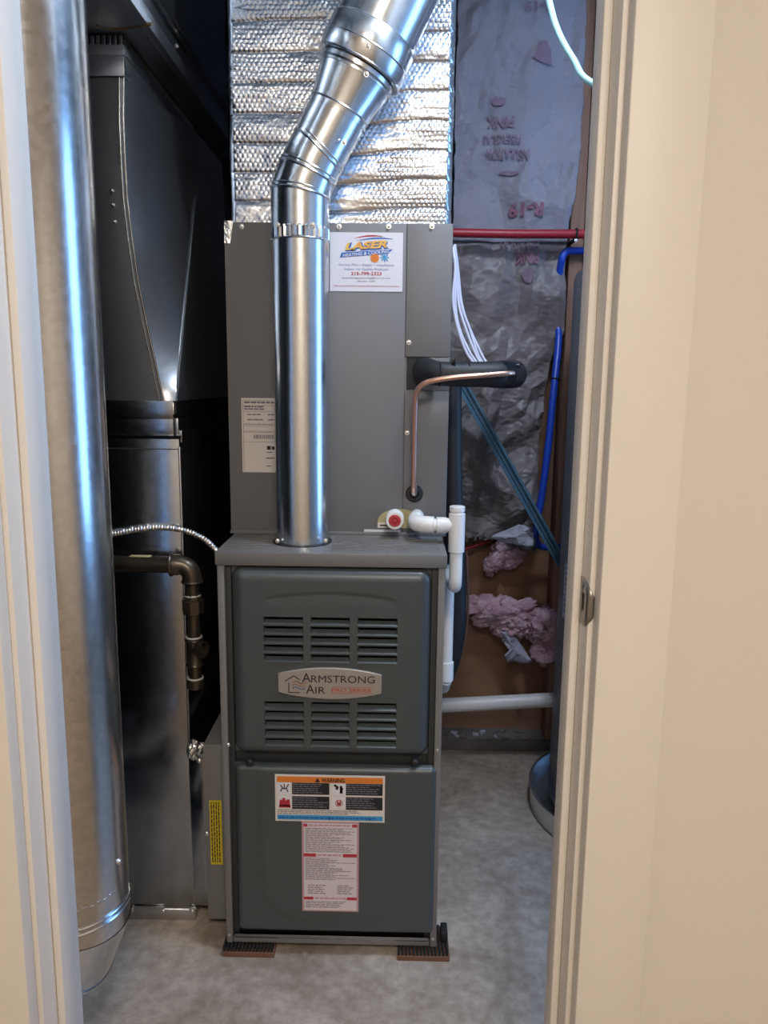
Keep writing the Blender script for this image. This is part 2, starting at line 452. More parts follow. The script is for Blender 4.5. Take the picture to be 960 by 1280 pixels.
for (ya, yb, za, zb) in ((WA, WA + .04, WZ0, WZ1), (WB - .04, WB, WZ0, WZ1), (WA + .04, WB - .04, WZ0, WZ0 + .04), (WA + .04, WB - .04, WZ1 - .04, WZ1), (WA + .04, WB - .04, 1.335, 1.365)):
    MB().box(1.745, 1.785, ya, yb, za, zb, .002).build('window_frame', 'ceiling', wn)
for (za, zb) in ((WZ0 + .04, 1.335), (1.365, WZ1 - .04)):
    MB().box(1.763, 1.767, WA + .04, WB - .04, za, zb).build('window_pane', 'glass', wn)
st('added_pale_panel', MB().box(JX + .022, 1.72, WY1, WY1 + .012, 0, 2.44), 'whitewall', label='added pale reflecting panel on the closet side of the door wall')  # unseen panel added to reflect bluish light onto the pipes

st('added_dark_panel', MB().box(-1.1, JL - 0.022, WY1, WY1 + .012, 0, 2.44), 'darkwall', label='added dark panel on the closet side of the door wall, darkening reflections')  # unseen panel added to keep the duct reflections dark
SHY, STY = 2.47, 2.38             # sheathing plane, front of the studs
wb = thing('wall_back', (0, SHY, 0), 'plywood sheathed back wall with open wooden studs', None, kind='structure')
MB().box(-1.1, 1.72, SHY, 2.62, 0, 2.44).build('sheathing', 'plywood', wb)
MB().box(-1.1, 1.72, STY, SHY, 0, 0.038, 0.002).build('bottom_plate', 'plate', wb)
for sx in (-0.98, -0.62, -0.30, 0.055, 0.503, 0.905, 1.30):
    MB().box(sx, sx + 0.040, STY, SHY, 0.038, 2.44, 0.002).build('stud', 'stud', wb)
# crumbs of debris on the sill plate and the slab by it
for k in range(26):
    x = random.uniform(0.13, 0.46); s = random.uniform(0.004, 0.013)
    z = 0.038; y = random.uniform(STY + 0.01, SHY - 0.02)
    m_ = random.choice(['plate', 'scrap', 'plate', 'stud'])
    MB().box(x - s, x + s, y - s * .6, y + s * .6, z - 0.001, z + s * random.uniform(.4, .9), s * .15, rot=Matrix.Rotation(random.uniform(0, 3), 3, 'Z')).build('debris', m_, wb)

# door frame
def jamb(name, side, X, label):
    s = side                      # +1: frame material lies towards +X
    x0, x1 = sorted((X, X + s * 0.019))
    root = thing(name, (X, WY0, 0), label, None, kind='structure')
    MB().box(x0, x1, WY0, WY1, 0, HEAD + 0.019, 0.0012).build('jamb_board', 'cream', root)
    a, b = sorted((X, X - s * 0.0105))
    MB().box(a, b, 0.9215, 0.9605, 0, HEAD - 0.0105, 0.0022).build('door_stop', 'cream', root)
    return root
tr = jamb('trim_1', 1, JX, 'cream painted door jamb with a stop and a metal strike plate')
jamb('trim_2', -1, JL, 'cream painted door jamb beside the large round pipe')
hd = thing('trim_3', (0, WY0, HEAD), 'cream painted head jamb over the closet doorway', None, kind='structure')
MB().box(JL, JX, WY0, WY1, HEAD, HEAD + 0.019, 0.0012).build('jamb_board', 'cream', hd)
MB().box(JL + 0.0105, JX - 0.0105, 0.9215, 0.9605, HEAD - 0.0105, HEAD, 0.002).build('door_stop', 'cream', hd)
def casing(name, x0, x1, z0, z1, label):
    MB().box(x0, x1, 0.8585, WY0, z0, z1, 0.003).build(name, 'cream', None, kind='structure', label=label)
casing('trim_4', JX + 0.006, JX + 0.006 + 0.083, 0, HEAD + 0.09, 'flat cream door casing next to the strike plate jamb')
casing('trim_5', JL - 0.006 - 0.083, JL - 0.006, 0, HEAD + 0.09, 'flat cream door casing on the round pipe side')
casing('trim_6', JL - 0.006, JX + 0.006, HEAD + 0.006, HEAD + 0.09, 'flat cream head casing over the doorway')
# strike plate: a bent plate on the rabbet with a curved lip and a latch hole
pc = P(733, 755, X=JX); SZ = pc.z; h = 0.0285
sp = MB()
ys = [0.9205, 0.9120, 0.8990, 0.8900, 0.8840, 0.8815, 0.8810]
xs = [JX - 0.0012, JX - 0.0012, JX - 0.0012, JX - 0.0012, JX - 0.0006, JX + 0.0022, JX + 0.0055]
hz = [h, h, h * .98, h * 0.93, h * 0.80, h * 0.62, h * .42]
vs = []
for x, y, q in zip(xs, ys, hz):
    for zz in (-q, -0.011, 0.011, q): vs.append((x, y, SZ + zz))
fs = []
for i in range(6):
    for k in range(3):
        if i == 1 and k == 1: continue          # latch hole
        a = i * 4 + k; fs.append((a, a + 1, a + 5, a + 4))
sp.add(vs, fs)
so = sp.build('strike_plate', 'strike', tr, label='aged metal strike plate with a latch hole')
sm = so.modifiers.new('thick', 'SOLIDIFY'); sm.thickness = 0.0011; sm.offset = 0
MB().box(JX - 0.0006, JX + 0.0004, 0.8995, 0.9115, SZ - 0.010, SZ + 0.010).build('latch_hole', 'ink', tr)

# lamps that light the place
def lamp(name, loc, r, glow, label):
    root = thing(name, loc, label, 'lamp')
    x, y, z = loc
    MB().lathe((x, y, z), [(r * 1.05, 0.04), (r * 1.05, 0.012), (r * 0.98, 0.008)], seg=32).build('lamp_base', 'ceiling', root)
    MB().lathe((x, y, z), [(r * 0.98, 0.010), (r * 0.9, -0.010), (r * 0.6, -0.024), (r * 0.1, -0.030)], seg=32).build('diffuser', glow, root)
lamp('ceiling_lamp', HALL_LAMP, 0.16, 'warmlamp', 'round warm ceiling lamp in the hall')
lamp('ceiling_lamp', CLOSET_LAMP, 0.10, 'coollamp', 'round cool white ceiling lamp inside the closet')

# ------------------------------------------------------------------ furnace
FX0, FX1, FY, FZ0, FZ1 = -0.3500, 0.1005, 1.449, 0.022, 0.872
FB = FY + 0.70
fur = thing('furnace', ((FX0 + FX1) / 2, FY + 0.35, FZ0), 'charcoal gas furnace with louvered door, silver badge and warning labels', 'furnace')
c = MB(); T = 0.0135
c.box(FX0 + .003, FX0 + .003 + T, FY + 0.002, FB, FZ0, FZ1 - 0.02, 0.0015)
c.box(FX1 - .003 - T, FX1 - .003, FY + 0.002, FB, FZ0, FZ1 - 0.02, 0.0015)
c.box(FX0 + .006, FX1 - .006, FB - 0.01, FB, FZ0, FZ1 - 0.02)
c.box(FX0 + .006, FX1 - .006, FY + 0.03, FB, FZ0, FZ0 + 0.01)
c.build('casing', 'paint', fur)
for (za_, zb_) in ((FZ0 + 0.01, 0.455), (0.815, FZ1 - 0.02)): MB().box(FX0 + .01, FX1 - .01, FY + 0.020, FY + 0.024, za_, zb_).build('inner_frame', 'doordark', fur)
# inner side strips (recess beside the doors)
for xa in (FX0 + .0165, FX1 - .0165 - 0.012):
    MB().box(xa, xa + 0.012, FY + 0.010, FY + 0.024, FZ0 + 0.01, FZ1 - 0.03, 0.001).build('door_channel', 'doordark', fur)
# lid with pressed ribs
FL = MB(); FL.box(FX0, FX1, FY - 0.002, FB, FZ1 - 0.027, FZ1, 0.0022)
FL.build('lid', 'lid', fur)
for k in range(7):
    y = FY + 0.022 + k * 0.021
    for (xa, xb) in ((FX0 + 0.012, -0.252), (-0.128, FX1 - 0.012)):
        MB().box(xa, xb, y, y + 0.009, FZ1 - 0.001, FZ1 + 0.0014, 0.0006).build('lid_rib', 'lid', fur)
# base rail and trim
MB().box(FX0 + .018, FX1 - .018, FY + 0.004, FY + 0.03, FZ0, FZ0 + 0.014, 0.001).build('base_rail', 'paint', fur)
MB().box(FX0 + .020, FX1 - .020, FY + 0.001, FY + 0.012, FZ0 + 0.013, FZ0 + 0.022, 0.001).build('base_lip', 'galvdark', fur)

def sdf_round(x, z, x0, x1, z0, z1, r):
    cx, cz = (x0 + x1) / 2, (z0 + z1) / 2
    qx = np.abs(x - cx) - (x1 - x0) / 2 + r; qz = np.abs(z - cz) - (z1 - z0) / 2 + r
    return -(np.hypot(np.maximum(qx, 0), np.maximum(qz, 0)) + np.minimum(np.maximum(qx, qz), 0) - r)

def axis_lines(a, b, step, fixed):
    pts = sorted(set([a, b] + [f for f in fixed if a < f < b])); out = []
    for p, q in zip(pts[:-1], pts[1:]):
        n = max(1, int(round((q - p) / step))); out += [p + (q - p) * i / n for i in range(n)]
    return np.array(out + [b])

def door(name, x0, x1, z0, z1, yf, depth, R, corner, slots, emboss, m):
    xs = axis_lines(x0, x1, 0.0024, [v for s in slots for v in s[:2]])
    zs = axis_lines(z0, z1, 0.0024, [v for s in slots for v in s[2:]])
    X, Z = np.meshgrid(xs, zs)
    d = sdf_round(X, Z, x0 + .001, x1 - .001, z0 + .001, z1 - .001, corner)
    t = np.clip(d / R, 0, 1); Yv = yf + depth * (1 - np.sqrt(np.clip(1 - (1 - t) ** 2, 0, 1)))
    Yv = Yv + emboss(X, Z)
    xc = (xs[:-1] + xs[1:]) / 2; zc = (zs[:-1] + zs[1:]) / 2
    XC, ZC = np.meshgrid(xc, zc); mask = np.ones_like(XC, bool)
    for (a, b, e, f) in slots: mask &= ~((XC > a) & (XC < b) & (ZC > e) & (ZC < f))
    return grid_mesh(name, X, Yv, Z, m, fur, mask=mask, smooth=50)

DY = 1.440
def fx(px, py): return P(px, py, Y=DY).x
def fz(px, py): return P(px, py, Y=DY).z
slots = []
colpx = [(330, 379.5), (388.5, 437), (446.5, 496)]
row_u = [fz(413, 772 + 11.65 * i) for i in range(5)]
row_l = [fz(413, 878 + 11.55 * i) for i in range(5)]
for (a, b) in colpx:
    xa, xb = fx(a, 850), fx(b, 850)
    for zt in row_u + row_l: slots.append((xa, xb, zt - 0.0150, zt))
ux0, ux1 = fx(289.5, 830), fx(537.5, 830); uz1, uz0 = fz(413, 712), fz(413, 946)
def emb_u(X, Z):
    cx = (ux0 + ux1) / 2; hw = 0.132
    arc = fz(413, 742) - 0.013 * ((X - cx) / hw) ** 2
    dn = arc - Z
    e = 0.0026 / (1 + np.exp(-dn / 0.0011)) * np.exp(-np.maximum(dn, 0) / .012) * np.clip((hw - np.abs(X - cx)) / .02, 0, 1)
    return e
ud = door('upper_door', ux0, ux1, uz0, uz1, DY, 0.020, 0.024, 0.022, slots, emb_u, 'door')
lv = None
for (xa, xb, za, zb) in slots:
    mb = MB(); d_ = 0.009; i_ = 0.0035; zm = zb - .0078
    yo = DY - 0.0015
    # sloping blade from the flush lower lip to its recessed upper edge, with bent ends
    mb.add([(xa - .0005, yo, za - .0008), (xb + .0005, yo, za - .0008), (xb - i_, DY + d_, zm), (xa + i_, DY + d_, zm)], [(0, 1, 2, 3)])
    mb.add([(xa, DY, za), (xa + i_, DY + d_, zm), (xa, DY, zb)], [(0, 1, 2)])
    mb.add([(xb, DY, za), (xb, DY, zb), (xb - i_, DY + d_, zm)], [(0, 1, 2)])
    mb.add([(xa, DY, zb), (xb, DY, zb), (xb, DY + 0.004, zb + 0.0008), (xa, DY + 0.004, zb + 0.0008)], [(0, 1, 2, 3)])
    mb.build('louver', 'door', ud, fix=False, smooth=0)
lx0, lx1 = fx(294, 1060), fx(545, 1060); lz1, lz0 = fz(413, 959), fz(413, 1169)
def emb_l(X, Z):
    cx = (lx0 + lx1) / 2
    d = sdf_round(X, Z, cx - 0.155, cx + 0.155, lz0 + 0.030 + 0.02 * ((X - cx) / 0.16) ** 2, lz1 + 0.2, 0.07)
    return -0.0022 / (1 + np.exp(-d / 0.004))
door('lower_door', lx0, lx1, lz0, lz1, DY + 0.003, 0.014, 0.012, 0.012, [], emb_l, 'door')
for px in (313, 518):
    p = P(px, 950, Y=DY + .008); MB().lathe(p, [(0.007, 0), (0.007, 0.012), (0.004, 0.015)], (0, -1, 0), 14).build('door_knob', 'rubber', fur)
for (px, py) in ((285, 931), (547, 937), (287, 1168), (541, 1173)): screw(P(px, py, Y=FY + 0.003), fur, r=0.004)

# badge
bx0, bx1 = fx(348, 854), fx(477, 854); bz1, bz0 = fz(413, 834), fz(413, 873); bc = (bx0 + bx1) / 2; bzc = (bz0 + bz1) / 2
hw, hh = (bx1 - bx0) / 2, (bz1 - bz0) / 2; eh = hh * 0.60
out = []
for i in range(13):
    t = -1 + 2 * i / 12; out.append((bc + hw * t, bzc - eh - (hh - eh) * (1 - t * t)))
for i in range(13):
    t = 1 - 2 * i / 12; out.append((bc + hw * t, bzc + eh + (hh - eh) * (1 - t * t)))
BY = DY - 0.005
bd = MB().prism(out, BY, DY + 0.002).build('badge', 'badge', fur, label='silver oval name badge')
bm_ = bd.modifiers.new('edge', 'BEVEL'); bm_.width = 0.0012; bm_.segments = 2; bm_.limit_method = 'ANGLE'
def bpx(px, py): return (bc + (px - 412.5) * (bx1 - bx0) / 129, bzc - (py - 853.5) * (bz1 - bz0) / 39)
def btext(t, px0, px1, py0, py1, m='ink', bold=0.0):
    x0, z1 = bpx(px0, py0); x1, z0 = bpx(px1, py1)
    lettering(t, (x0 + x1) / 2, (z0 + z1) / 2, BY - 0.0008, (z1 - z0) / 0.72, m, bd, width=x1 - x0, bold=bold)
btext('A', 378, 389, 840, 852); btext('RMSTRONG', 389.5, 468.5, 842.8, 852)
btext('A', 383, 393.5, 854.5, 866); btext('IR', 394.5, 407, 857, 866)
btext('PRO SERIES', 415, 464, 859, 863.2, 'inkorange', 0.02)
for py in (857.2, 865): 
    x0, z = bpx(415, py); x1, _ = bpx(466, py)
    MB().rect(x0, x1, z - .0004, z + .0004, BY - 0.0008).build('rule_line', 'inkorange', bd, smooth=0)
def bstroke(pts, m, w=0.0017):
    pts = [bpx(*p) for p in pts]; mb = MB()
    for (a, b) in zip(pts[:-1], pts[1:]):
        v = Vector((b[0] - a[0], b[1] - a[1])); n = Vector((-v.y, v.x)).normalized() * w / 2; v = v.normalized() * w * .3
        mb.add([(a[0]-n.x-v.x, BY - .0008, a[1]-n.y-v.y), (b[0]-n.x+v.x, BY - .0008, b[1]-n.y+v.y), (b[0]+n.x+v.x, BY - .0008, b[1]+n.y+v.y), (a[0]+n.x-v.x, BY - .0008, a[1]+n.y-v.y)], [(0, 1, 2, 3)])
    mb.build('emblem', m, bd, smooth=0)
bstroke([(357, 851), (368, 844), (375, 849)], 'ink'); bstroke([(361.5, 853), (361.5, 865), (375, 865)], 'ink')
bstroke([(367 + i, 852.5 - 1.6 * math.sin(i / 2.4)) for i in range(0, 17, 1)], 'inkorange', 0.0016)
bstroke([(366 + i, 856 - 1.5 * math.sin(i / 2.4)) for i in range(0, 17, 1)], 'inkorange', 0.0012)
bstroke([(366 + i, 859.5 - 1.5 * math.sin(i / 2.4)) for i in range(0, 17, 1)], 'inkblue', 0.0013)

# warning label
LY = DY + 0.0010 - 0.0014
wx0, wx1 = fx(344, 998), fx(481, 998); wz1, wz0 = fz(413, 969), fz(413, 1027)
wl = MB().rect(wx0, wx1, wz0, wz1, LY, 0.001).build('warning_label', 'cream_label', fur, smooth=0)
def wp(u, v): return (wx0 + (wx1 - wx0) * u, wz1 - (wz1 - wz0) * v)      # u right, v down, 0..1
def wrect(name, u0, u1, v0, v1, m, dy=0.0003):
    a = wp(u0, v0); b = wp(u1, v1); return MB().rect(a[0], b[0], b[1], a[1], LY - dy, 0.0003).build(name, m, wl, smooth=0)
wrect('header', .018, .982, .04, .165, 'orange')
a = wp(.53, .105); lettering('WARNING', a[0], a[1], LY - .0009, 0.0088 / .72, 'ink', wl, width=0.047, bold=0.03)
tri = [wp(.365, .15), wp(.41, .15), wp(.3875, .055)]
MB().prism(tri, LY - .0009, LY - .0004).build('alert_triangle', 'ink', wl, smooth=0)
for (u0, u1) in ((.155, .495), (.645, .98)):
    for (v0, v1) in ((.17, .42), (.46, .735)): wrect('text_block', u0, u1, v0, v1, 'ink')
for (u0, v0) in ((.02, .17), (.02, .46), (.52, .17), (.52, .46)): wrect('pictogram_panel', u0, u0 + .125, v0, v0 + .26, 'sticker')
def pict(pts, m, w=.0022):
    mb = MB()
    for (a, b) in pts:
        a = Vector(wp(*a)); b = Vector(wp(*b)); v = b - a; n = Vector((-v.y, v.x)).normalized() * w / 2
        mb.add([(a.x-n.x, LY-.0009, a.y-n.y), (b.x-n.x, LY-.0009, b.y-n.y), (b.x+n.x, LY-.0009, b.y+n.y), (a.x+n.x, LY-.0009, a.y+n.y)], [(0, 1, 2, 3)])
    mb.build('pictogram', m, wl, smooth=0)
pict([((.05, .36), (.07, .28)), ((.07, .30), (.11, .30)), ((.05, .22), (.075, .30)), ((.085, .30), (.085, .20)), ((.125, .20), (.10, .30)), ((.10, .28), (.12, .37))], 'ink')
pict([((.54, .20), (.57, .25)), ((.57, .24), (.56, .30)), ((.60, .22), (.605, .38)), ((.61, .26), (.60, .38))], 'ink', .005)
pict([((.035, .68), (.14, .68)), ((.05, .68), (.055, .54)), ((.075, .68), (.08, .50)), ((.10, .68), (.10, .55)), ((.125, .68), (.12, .53))], 'inkred', .006)
cc = wp(.582, .59); MB().ring((cc[0], LY - .0009, cc[1]), (0, 1, 0), 0.0068, 0.0007, 24, 4).build('pictogram', 'inkred', wl)
pict([((.565, .60), (.60, .60)), ((.57, .54), (.575, .64)), ((.595, .54), (.59, .64))], 'inkred', .0028)
fp = MB()
for (u0, u1) in ((.16, .49), (.65, .97)):
    for (v0, v1) in ((.19, .41), (.48, .72)):
        a = wp(u0, v1); b = wp(u1, v0); fine_print(fp, a[0], b[0], a[1], b[1], LY - .0008, 5, int(u0 * 100 + v0 * 10), 0.42, .35)
fp.build('fine_print', 'inkgrey', wl, fix=False, smooth=0, kind='stuff')
fp = MB(); a = wp(.02, .858); b = wp(.92, .755); fine_print(fp, a[0], b[0], a[1], b[1], LY - .0008, 3, 5, .4, .3); fp.build('fine_print', 'inkgrey', wl, fix=False, smooth=0, kind='stuff')
wrect('footer', .018, .982, .865, .968, 'lightblue')
for u in (.49, .86): wrect('footer_divider', u, u + .008, .885, .965, 'ink', .0006)
fp = MB(); a = wp(.03, .95); b = wp(.95, .90); fine_print(fp, a[0], b[0], a[1], b[1], LY - .0008, 1, 8, .7, .1); fp.build('fine_print', 'inkblue', wl, fix=False, smooth=0, kind='stuff')

# instruction label
ix0, ix1 = fx(377.5, 1083), fx(448.5, 1083); iz1, iz0 = fz(413, 1027), fz(413, 1139)
il = MB().rect(ix0, ix1, iz0, iz1, LY - .0002, 0.001).build('instruction_label', 'inkpink', fur, smooth=0)
def ip(u, v): return (ix0 + (ix1 - ix0) * u, iz1 - (iz1 - iz0) * v)
def irect(name, u0, u1, v0, v1, m, dy=0.0006):
    a = ip(u0, v0); b = ip(u1, v1); return MB().rect(a[0], b[0], b[1], a[1], LY - .0002 - dy, 0.0004).build(name, m, il, smooth=0)
irect('label_face', .035, .965, .018, .985, 'pinklabel')
for (v0, v1, u0, u1) in ((.025, .055, .10, .88), (.35, .385, .25, .72), (.835, .865, .20, .79)):
    irect('red_band', .035, u0, v0, v1, 'inkred', .0010); irect('red_band', u1, .965, v0, v1, 'inkred', .0010)
fp = MB(); fr = MB()
for (u0, u1, v0, v1, rows, sd) in ((.06, .95, .07, .34, 17, 1), (.06, .95, .40, .65, 16, 2), (.06, .85, .885, .965, 5, 3), (.10, .45, .70, .81, 5, 4), (.62, .90, .70, .81, 5, 6)):
    a = ip(u0, v1); b = ip(u1, v0); fine_print(fp, a[0], b[0], a[1], b[1], LY - .0012, rows, sd, .42, .55 if sd < 3 else .3)
for (u0, u1, v0, v1) in ((.12, .86, .03, .05), (.27, .70, .357, .378), (.22, .77, .84, .86)):
    a = ip(u0, v1); b = ip(u1, v0); fine_print(fr, a[0], b[0], a[1], b[1], LY - .0012, 1, 3, .8, 0.02)
fp.build('fine_print', 'inkgrey', il, fix=False, smooth=0, kind='stuff'); fr.build('fine_print', 'inkpink', il, fix=False, smooth=0, kind='stuff')

# blocks under the furnace
for (pa, pb, tail) in ((277, 342, 'under the filter rack side of the furnace'), (497, 562, 'under the drain pipe side of the furnace')):
    xa, xb = P(pa, 1195, Z=0.01).x, P(pb, 1195, Z=0.01).x
    root = thing('support_block', ((xa + xb) / 2, 1.50, 0), 'brown wood block with dark ribbed pad ' + tail, 'block', 'blocks carrying the furnace')
    MB().box(xa, xb, 1.436, 1.53, 0, 0.011, 0.001).build('wood_base', 'woodblock', root)
    for k in range(14):
        w = (xb - xa) / 14; MB().box(xa + k * w, xa + (k + .62) * w, 1.438, 1.52, 0.0112, 0.0215).build('pad_rib', 'rubber', root, smooth=0)
    if pb > 500:
        x1_ = xb - 0.003
        MB().box(x1_ - 0.014, x1_, 1.465, 1.50, 0.0215, 0.044, 0.002).build('pad_clip', 'rubber', root)

# ------------------------------------------------------------------ evaporator coil cabinet on top
CX0, CX1, CY, CZ0, CZ1 = -0.3580, 0.1085, 1.632, FZ1, 1.517
coil = thing('coil_cabinet', ((CX0 + CX1) / 2, CY + .24, CZ0), 'grey sheet metal coil cabinet standing on the furnace lid', 'cabinet')
MB().box(CX0, CX1, CY + 0.004, CY + 0.48, CZ0, CZ1, 0.002).build('cabinet_body', 'paint', coil)
sx_ = P(507, 400, Y=CY).x
MB().box(CX0 + .001, sx_ - .0008, CY, CY + 0.006, CZ0 + 0.006, CZ1 - 0.001, 0.0012).build('front_panel', 'paint', coil)
zs_ = P(515, 446, Y=CY).z; zl = P(515, 487, Y=CY).z
MB().box(sx_ + .0008, CX1 - .001, CY, CY + 0.006, zs_, CZ1 - 0.001, 0.0012).build('side_panel', 'paint', coil)
MB().box(sx_ + .0008, CX1 - .001, CY + 0.001, CY + 0.006, CZ0 + 0.006, zl - .002, 0.0012).build('side_panel', 'paint', coil)
MB().box(P(529, 470, Y=CY).x, CX1 - .001, CY + 0.001, CY + 0.006, zl - .001, zs_ - .001, 0.0008).build('side_panel', 'paint', coil)
MB().box(sx_ + 0.004, P(529, 470, Y=CY).x, CY + 0.0025, CY + 0.005, zl, zs_).build('line_opening', 'ink', coil)
MB().box(CX0, CX1, CY - 0.004, CY + 0.004, CZ0, CZ0 + 0.007, 0.001).build('base_flange', 'paint', coil)
for (px, py) in ((302, 283), (424, 283), (486, 283), (540, 283), (511, 428), (509, 541)):
    screw(P(px, py, Y=CY - .0002), coil, r=0.0042)
# crumpled foil tape on the upper corner
tp = MB(); a = P(281, 276, Y=CY); 
n = 6; vs = []
for i in range(n):
    for k in range(4):
        vs.append((a.x - .001 + k * 0.0062 * (1 - .08 * i), CY - .0014 - random.random() * .0022, CZ1 + .001 - i * 0.0088))
tp.add(vs, [(i*4+k, i*4+k+1, i*4+k+5, i*4+k+4) for i in range(n - 1) for k in range(3)])
o = tp.build('foil_tape', 'tape', coil, smooth=0, label='crumpled silver foil tape')
sm = o.modifiers.new('t', 'SOLIDIFY'); sm.thickness = 0.0008; sm.offset = 0
MB().rect(P(455, 669, Y=CY).x, P(500, 669, Y=CY).x, CZ0 + .0075, CZ0 + .0125, CY - .0012, .001).build('clear_strip', 'sticker', coil, smooth=0)

# service sticker
def cp(px, py): q = P(px, py, Y=CY); return (q.x, q.z)
s0 = cp(412.5, 364); s1 = cp(504, 291); SY = CY - 0.0012
sk = MB().rect(s0[0], s1[0], s0[1], s1[1], SY, 0.001).build('service_sticker', 'sticker', coil, smooth=0, label='white company service sticker')
SW, SH = s1[0] - s0[0], s1[1] - s0[1]
def sp_(u, v): return (s0[0] + SW * u, s1[1] - SH * v)
def stext(t, u, v, hgt, wid, m, bold=0.0, shear=0.0, rot=0.0, dy=.0006):
    a = sp_(u, v); lettering(t, a[0], a[1], SY - dy, hgt * SH / .72, m, sk, width=wid * SW, bold=bold, shear=shear, rot=rot)
stext('LASER', .505, .225, .125, .60, 'inkblue', 0.085, 0.25, 0.07, .0004)
stext('LASER', .495, .215, .115, .59, 'gold', 0.045, 0.25, 0.07, .0009)
bar = [sp_(.135, .425), sp_(.80, .355), sp_(.86, .28), sp_(.16, .345)]
MB().prism(bar, SY - .0006, SY - .0002).build('banner', 'inkblue', sk, smooth=0)
stext('HEATING & COOLING', .495, .352, .052, .64, 'sticker', 0.02, 0.15, 0.095, .0010)
for (u0, u1, v, m_) in ((.33, .72, .085, 'inkred'), (.36, .86, .125, 'inkblue')):
    pts = [sp_(u0 + (u1 - u0) * i / 10, v - .035 * math.sin(math.pi * i / 12) + .015 * (1 - i / 10)) for i in range(11)]
    mb = MB()
    for i in range(10):
        w = .0014 * math.sin(math.pi * (i + .6) / 11)
        mb.add([(pts[i][0], SY - .0005, pts[i][1] - w), (pts[i+1][0], SY - .0005, pts[i+1][1] - w), (pts[i+1][0], SY - .0005, pts[i+1][1] + w), (pts[i][0], SY - .0005, pts[i][1] + w)], [(0, 1, 2, 3)])
    mb.build('swoosh', m_, sk, smooth=0)
ca = sp_(.615, .43); MB().lathe((ca[0], SY - .0002, ca[1]), [(0.0088, 0), (0.0088, .0005)], (0, -1, 0), 24).build('sun_disc', 'orange', sk, smooth=0)
ca = sp_(.75, .42); mb = MB()
for k in range(4):
    a = math.pi * k / 4; dx, dz = math.cos(a) * .0088, math.sin(a) * .0088; nx, nz = -math.sin(a) * .0011, math.cos(a) * .0011
    mb.add([(ca[0]-dx-nx, SY-.0007-k*.00005, ca[1]-dz-nz), (ca[0]+dx-nx, SY-.0007-k*.00005, ca[1]+dz-nz), (ca[0]+dx+nx, SY-.0007-k*.00005, ca[1]+dz+nz), (ca[0]-dx+nx, SY-.0007-k*.00005, ca[1]-dz+nz)], [(0, 1, 2, 3)])
mb.build('snowflake', 'lightblue', sk, smooth=0)
stext('Service Plan \u2022 Repair \u2022 Installation', .5, .545, .042, .76, 'inkpale')
stext('Indoor Air Quality Products', .5, .618, .042, .60, 'inkpale')
stext('215-799-2323', .5, .695, .055, .42, 'inkred', 0.02)
stext('laserheatingandcooling@hotmail.com', .5, .768, .030, .66, 'inkgrey')
stext('HIC #PA 16308', .5, .825, .028, .24, 'inkgrey')
stext('This unit should be cleaned & checked every 6 months', .5, .905, .030, .90, 'inkred')

# rating plate, partly behind the flue
r0 = cp(303.5, 590); r1 = cp(362, 498)
rp = MB().rect(r0[0], r1[0], r0[1], r1[1], SY, .001).build('rating_label', 'cream_label', coil, smooth=0)
def rr_(u, v): return (r0[0] + (r1[0] - r0[0]) * u, r1[1] - (r1[1] - r0[1]) * v)
fr = MB()
for v in (.03, .10, .18, .37, .44, .455, .585): 
    a = rr_(.03, v); b = rr_(.97, v); fr.rect(a[0], b[0], a[1] - .0006, a[1], SY - .0005, .0003)
for u in (.03, .965):
    a = rr_(u, .98); b = rr_(u + .008, .03); fr.rect(a[0], b[0], a[1], b[1], SY - .0005, .0003)
fr.build('frame_lines', 'inkgrey', rp, smooth=0)
fp = MB()
for (u0, u1, v0, v1, rows, sd) in ((.06, .9, .045, .09, 1, 1), (.06, .5, .105, .17, 2, 2), (.12, .4, .21, .24, 1, 3), (.55, .85, .21, .24, 1, 4), (.12, .45, .28, .31, 1, 5), (.55, .85, .28, .31, 1, 6), (.06, .9, .345, .362, 1, 7)):
    a = rr_(u0, v1); b = rr_(u1, v0); fine_print(fp, a[0], b[0], a[1], b[1], SY - .0006, rows, sd, .55, .05)
rng = random.Random(3); u = .24
while u < .9:
    w = rng.choice([.008, .014, .02]); a = rr_(u, .545); b = rr_(u + w, .49); fp.rect(a[0], b[0], a[1], b[1], SY - .0006, .0003); u += w + rng.choice([.01, .016])
fp.build('fine_print', 'inkgrey', rp, fix=False, smooth=0, kind='stuff')
fp = MB()
for (u0, u1, v0, v1) in ((.52, .60, .64, .69), (.62, .68, .645, .69), (.52, .62, .72, .73), (.5, .7, .80, .81), (.5, .6, .91, .92)):
    a = rr_(u0, v1); b = rr_(u1, v0); fp.rect(a[0], b[0], a[1], b[1], SY - .0006, .0003)
fp.build('certification_mark', 'ink', rp, smooth=0)
# drain port sticker: pale yellow arch
a = cp(499, 660); hw_ = 0.047; arch = [(a[0] - hw_, a[1]), (a[0] + hw_, a[1])] + [(a[0] + hw_ * math.cos(t), a[1] + 0.014 + .028 * math.sin(t)) for t in [math.pi * i / 12 for i in range(13)]]
MB().prism(arch, SY, SY + .001).build('drain_sticker', 'yellowdull', coil, smooth=0)
q = cp(472, 655); MB().rect(q[0], q[0] + .02, q[1] - .008, q[1] + .004, SY - .0005, .0004).build('drain_sticker_print', 'cream_label', coil, smooth=0)
MB().rect(q[0] + .005, q[0] + .02, q[1] - .004, q[1] - .001, SY - .0009, .0004).build('drain_sticker_print', 'ink', coil, smooth=0)
# rubber grommet round the liquid line
g = P(518, 617, Y=CY); MB().lathe((g.x, CY + .002, g.z), [(.0185, 0), (.0185, .004), (.016, .007), (.010, .0075), (.007, .003)], (0, -1, 0), 28).build('grommet', 'rubber', coil)

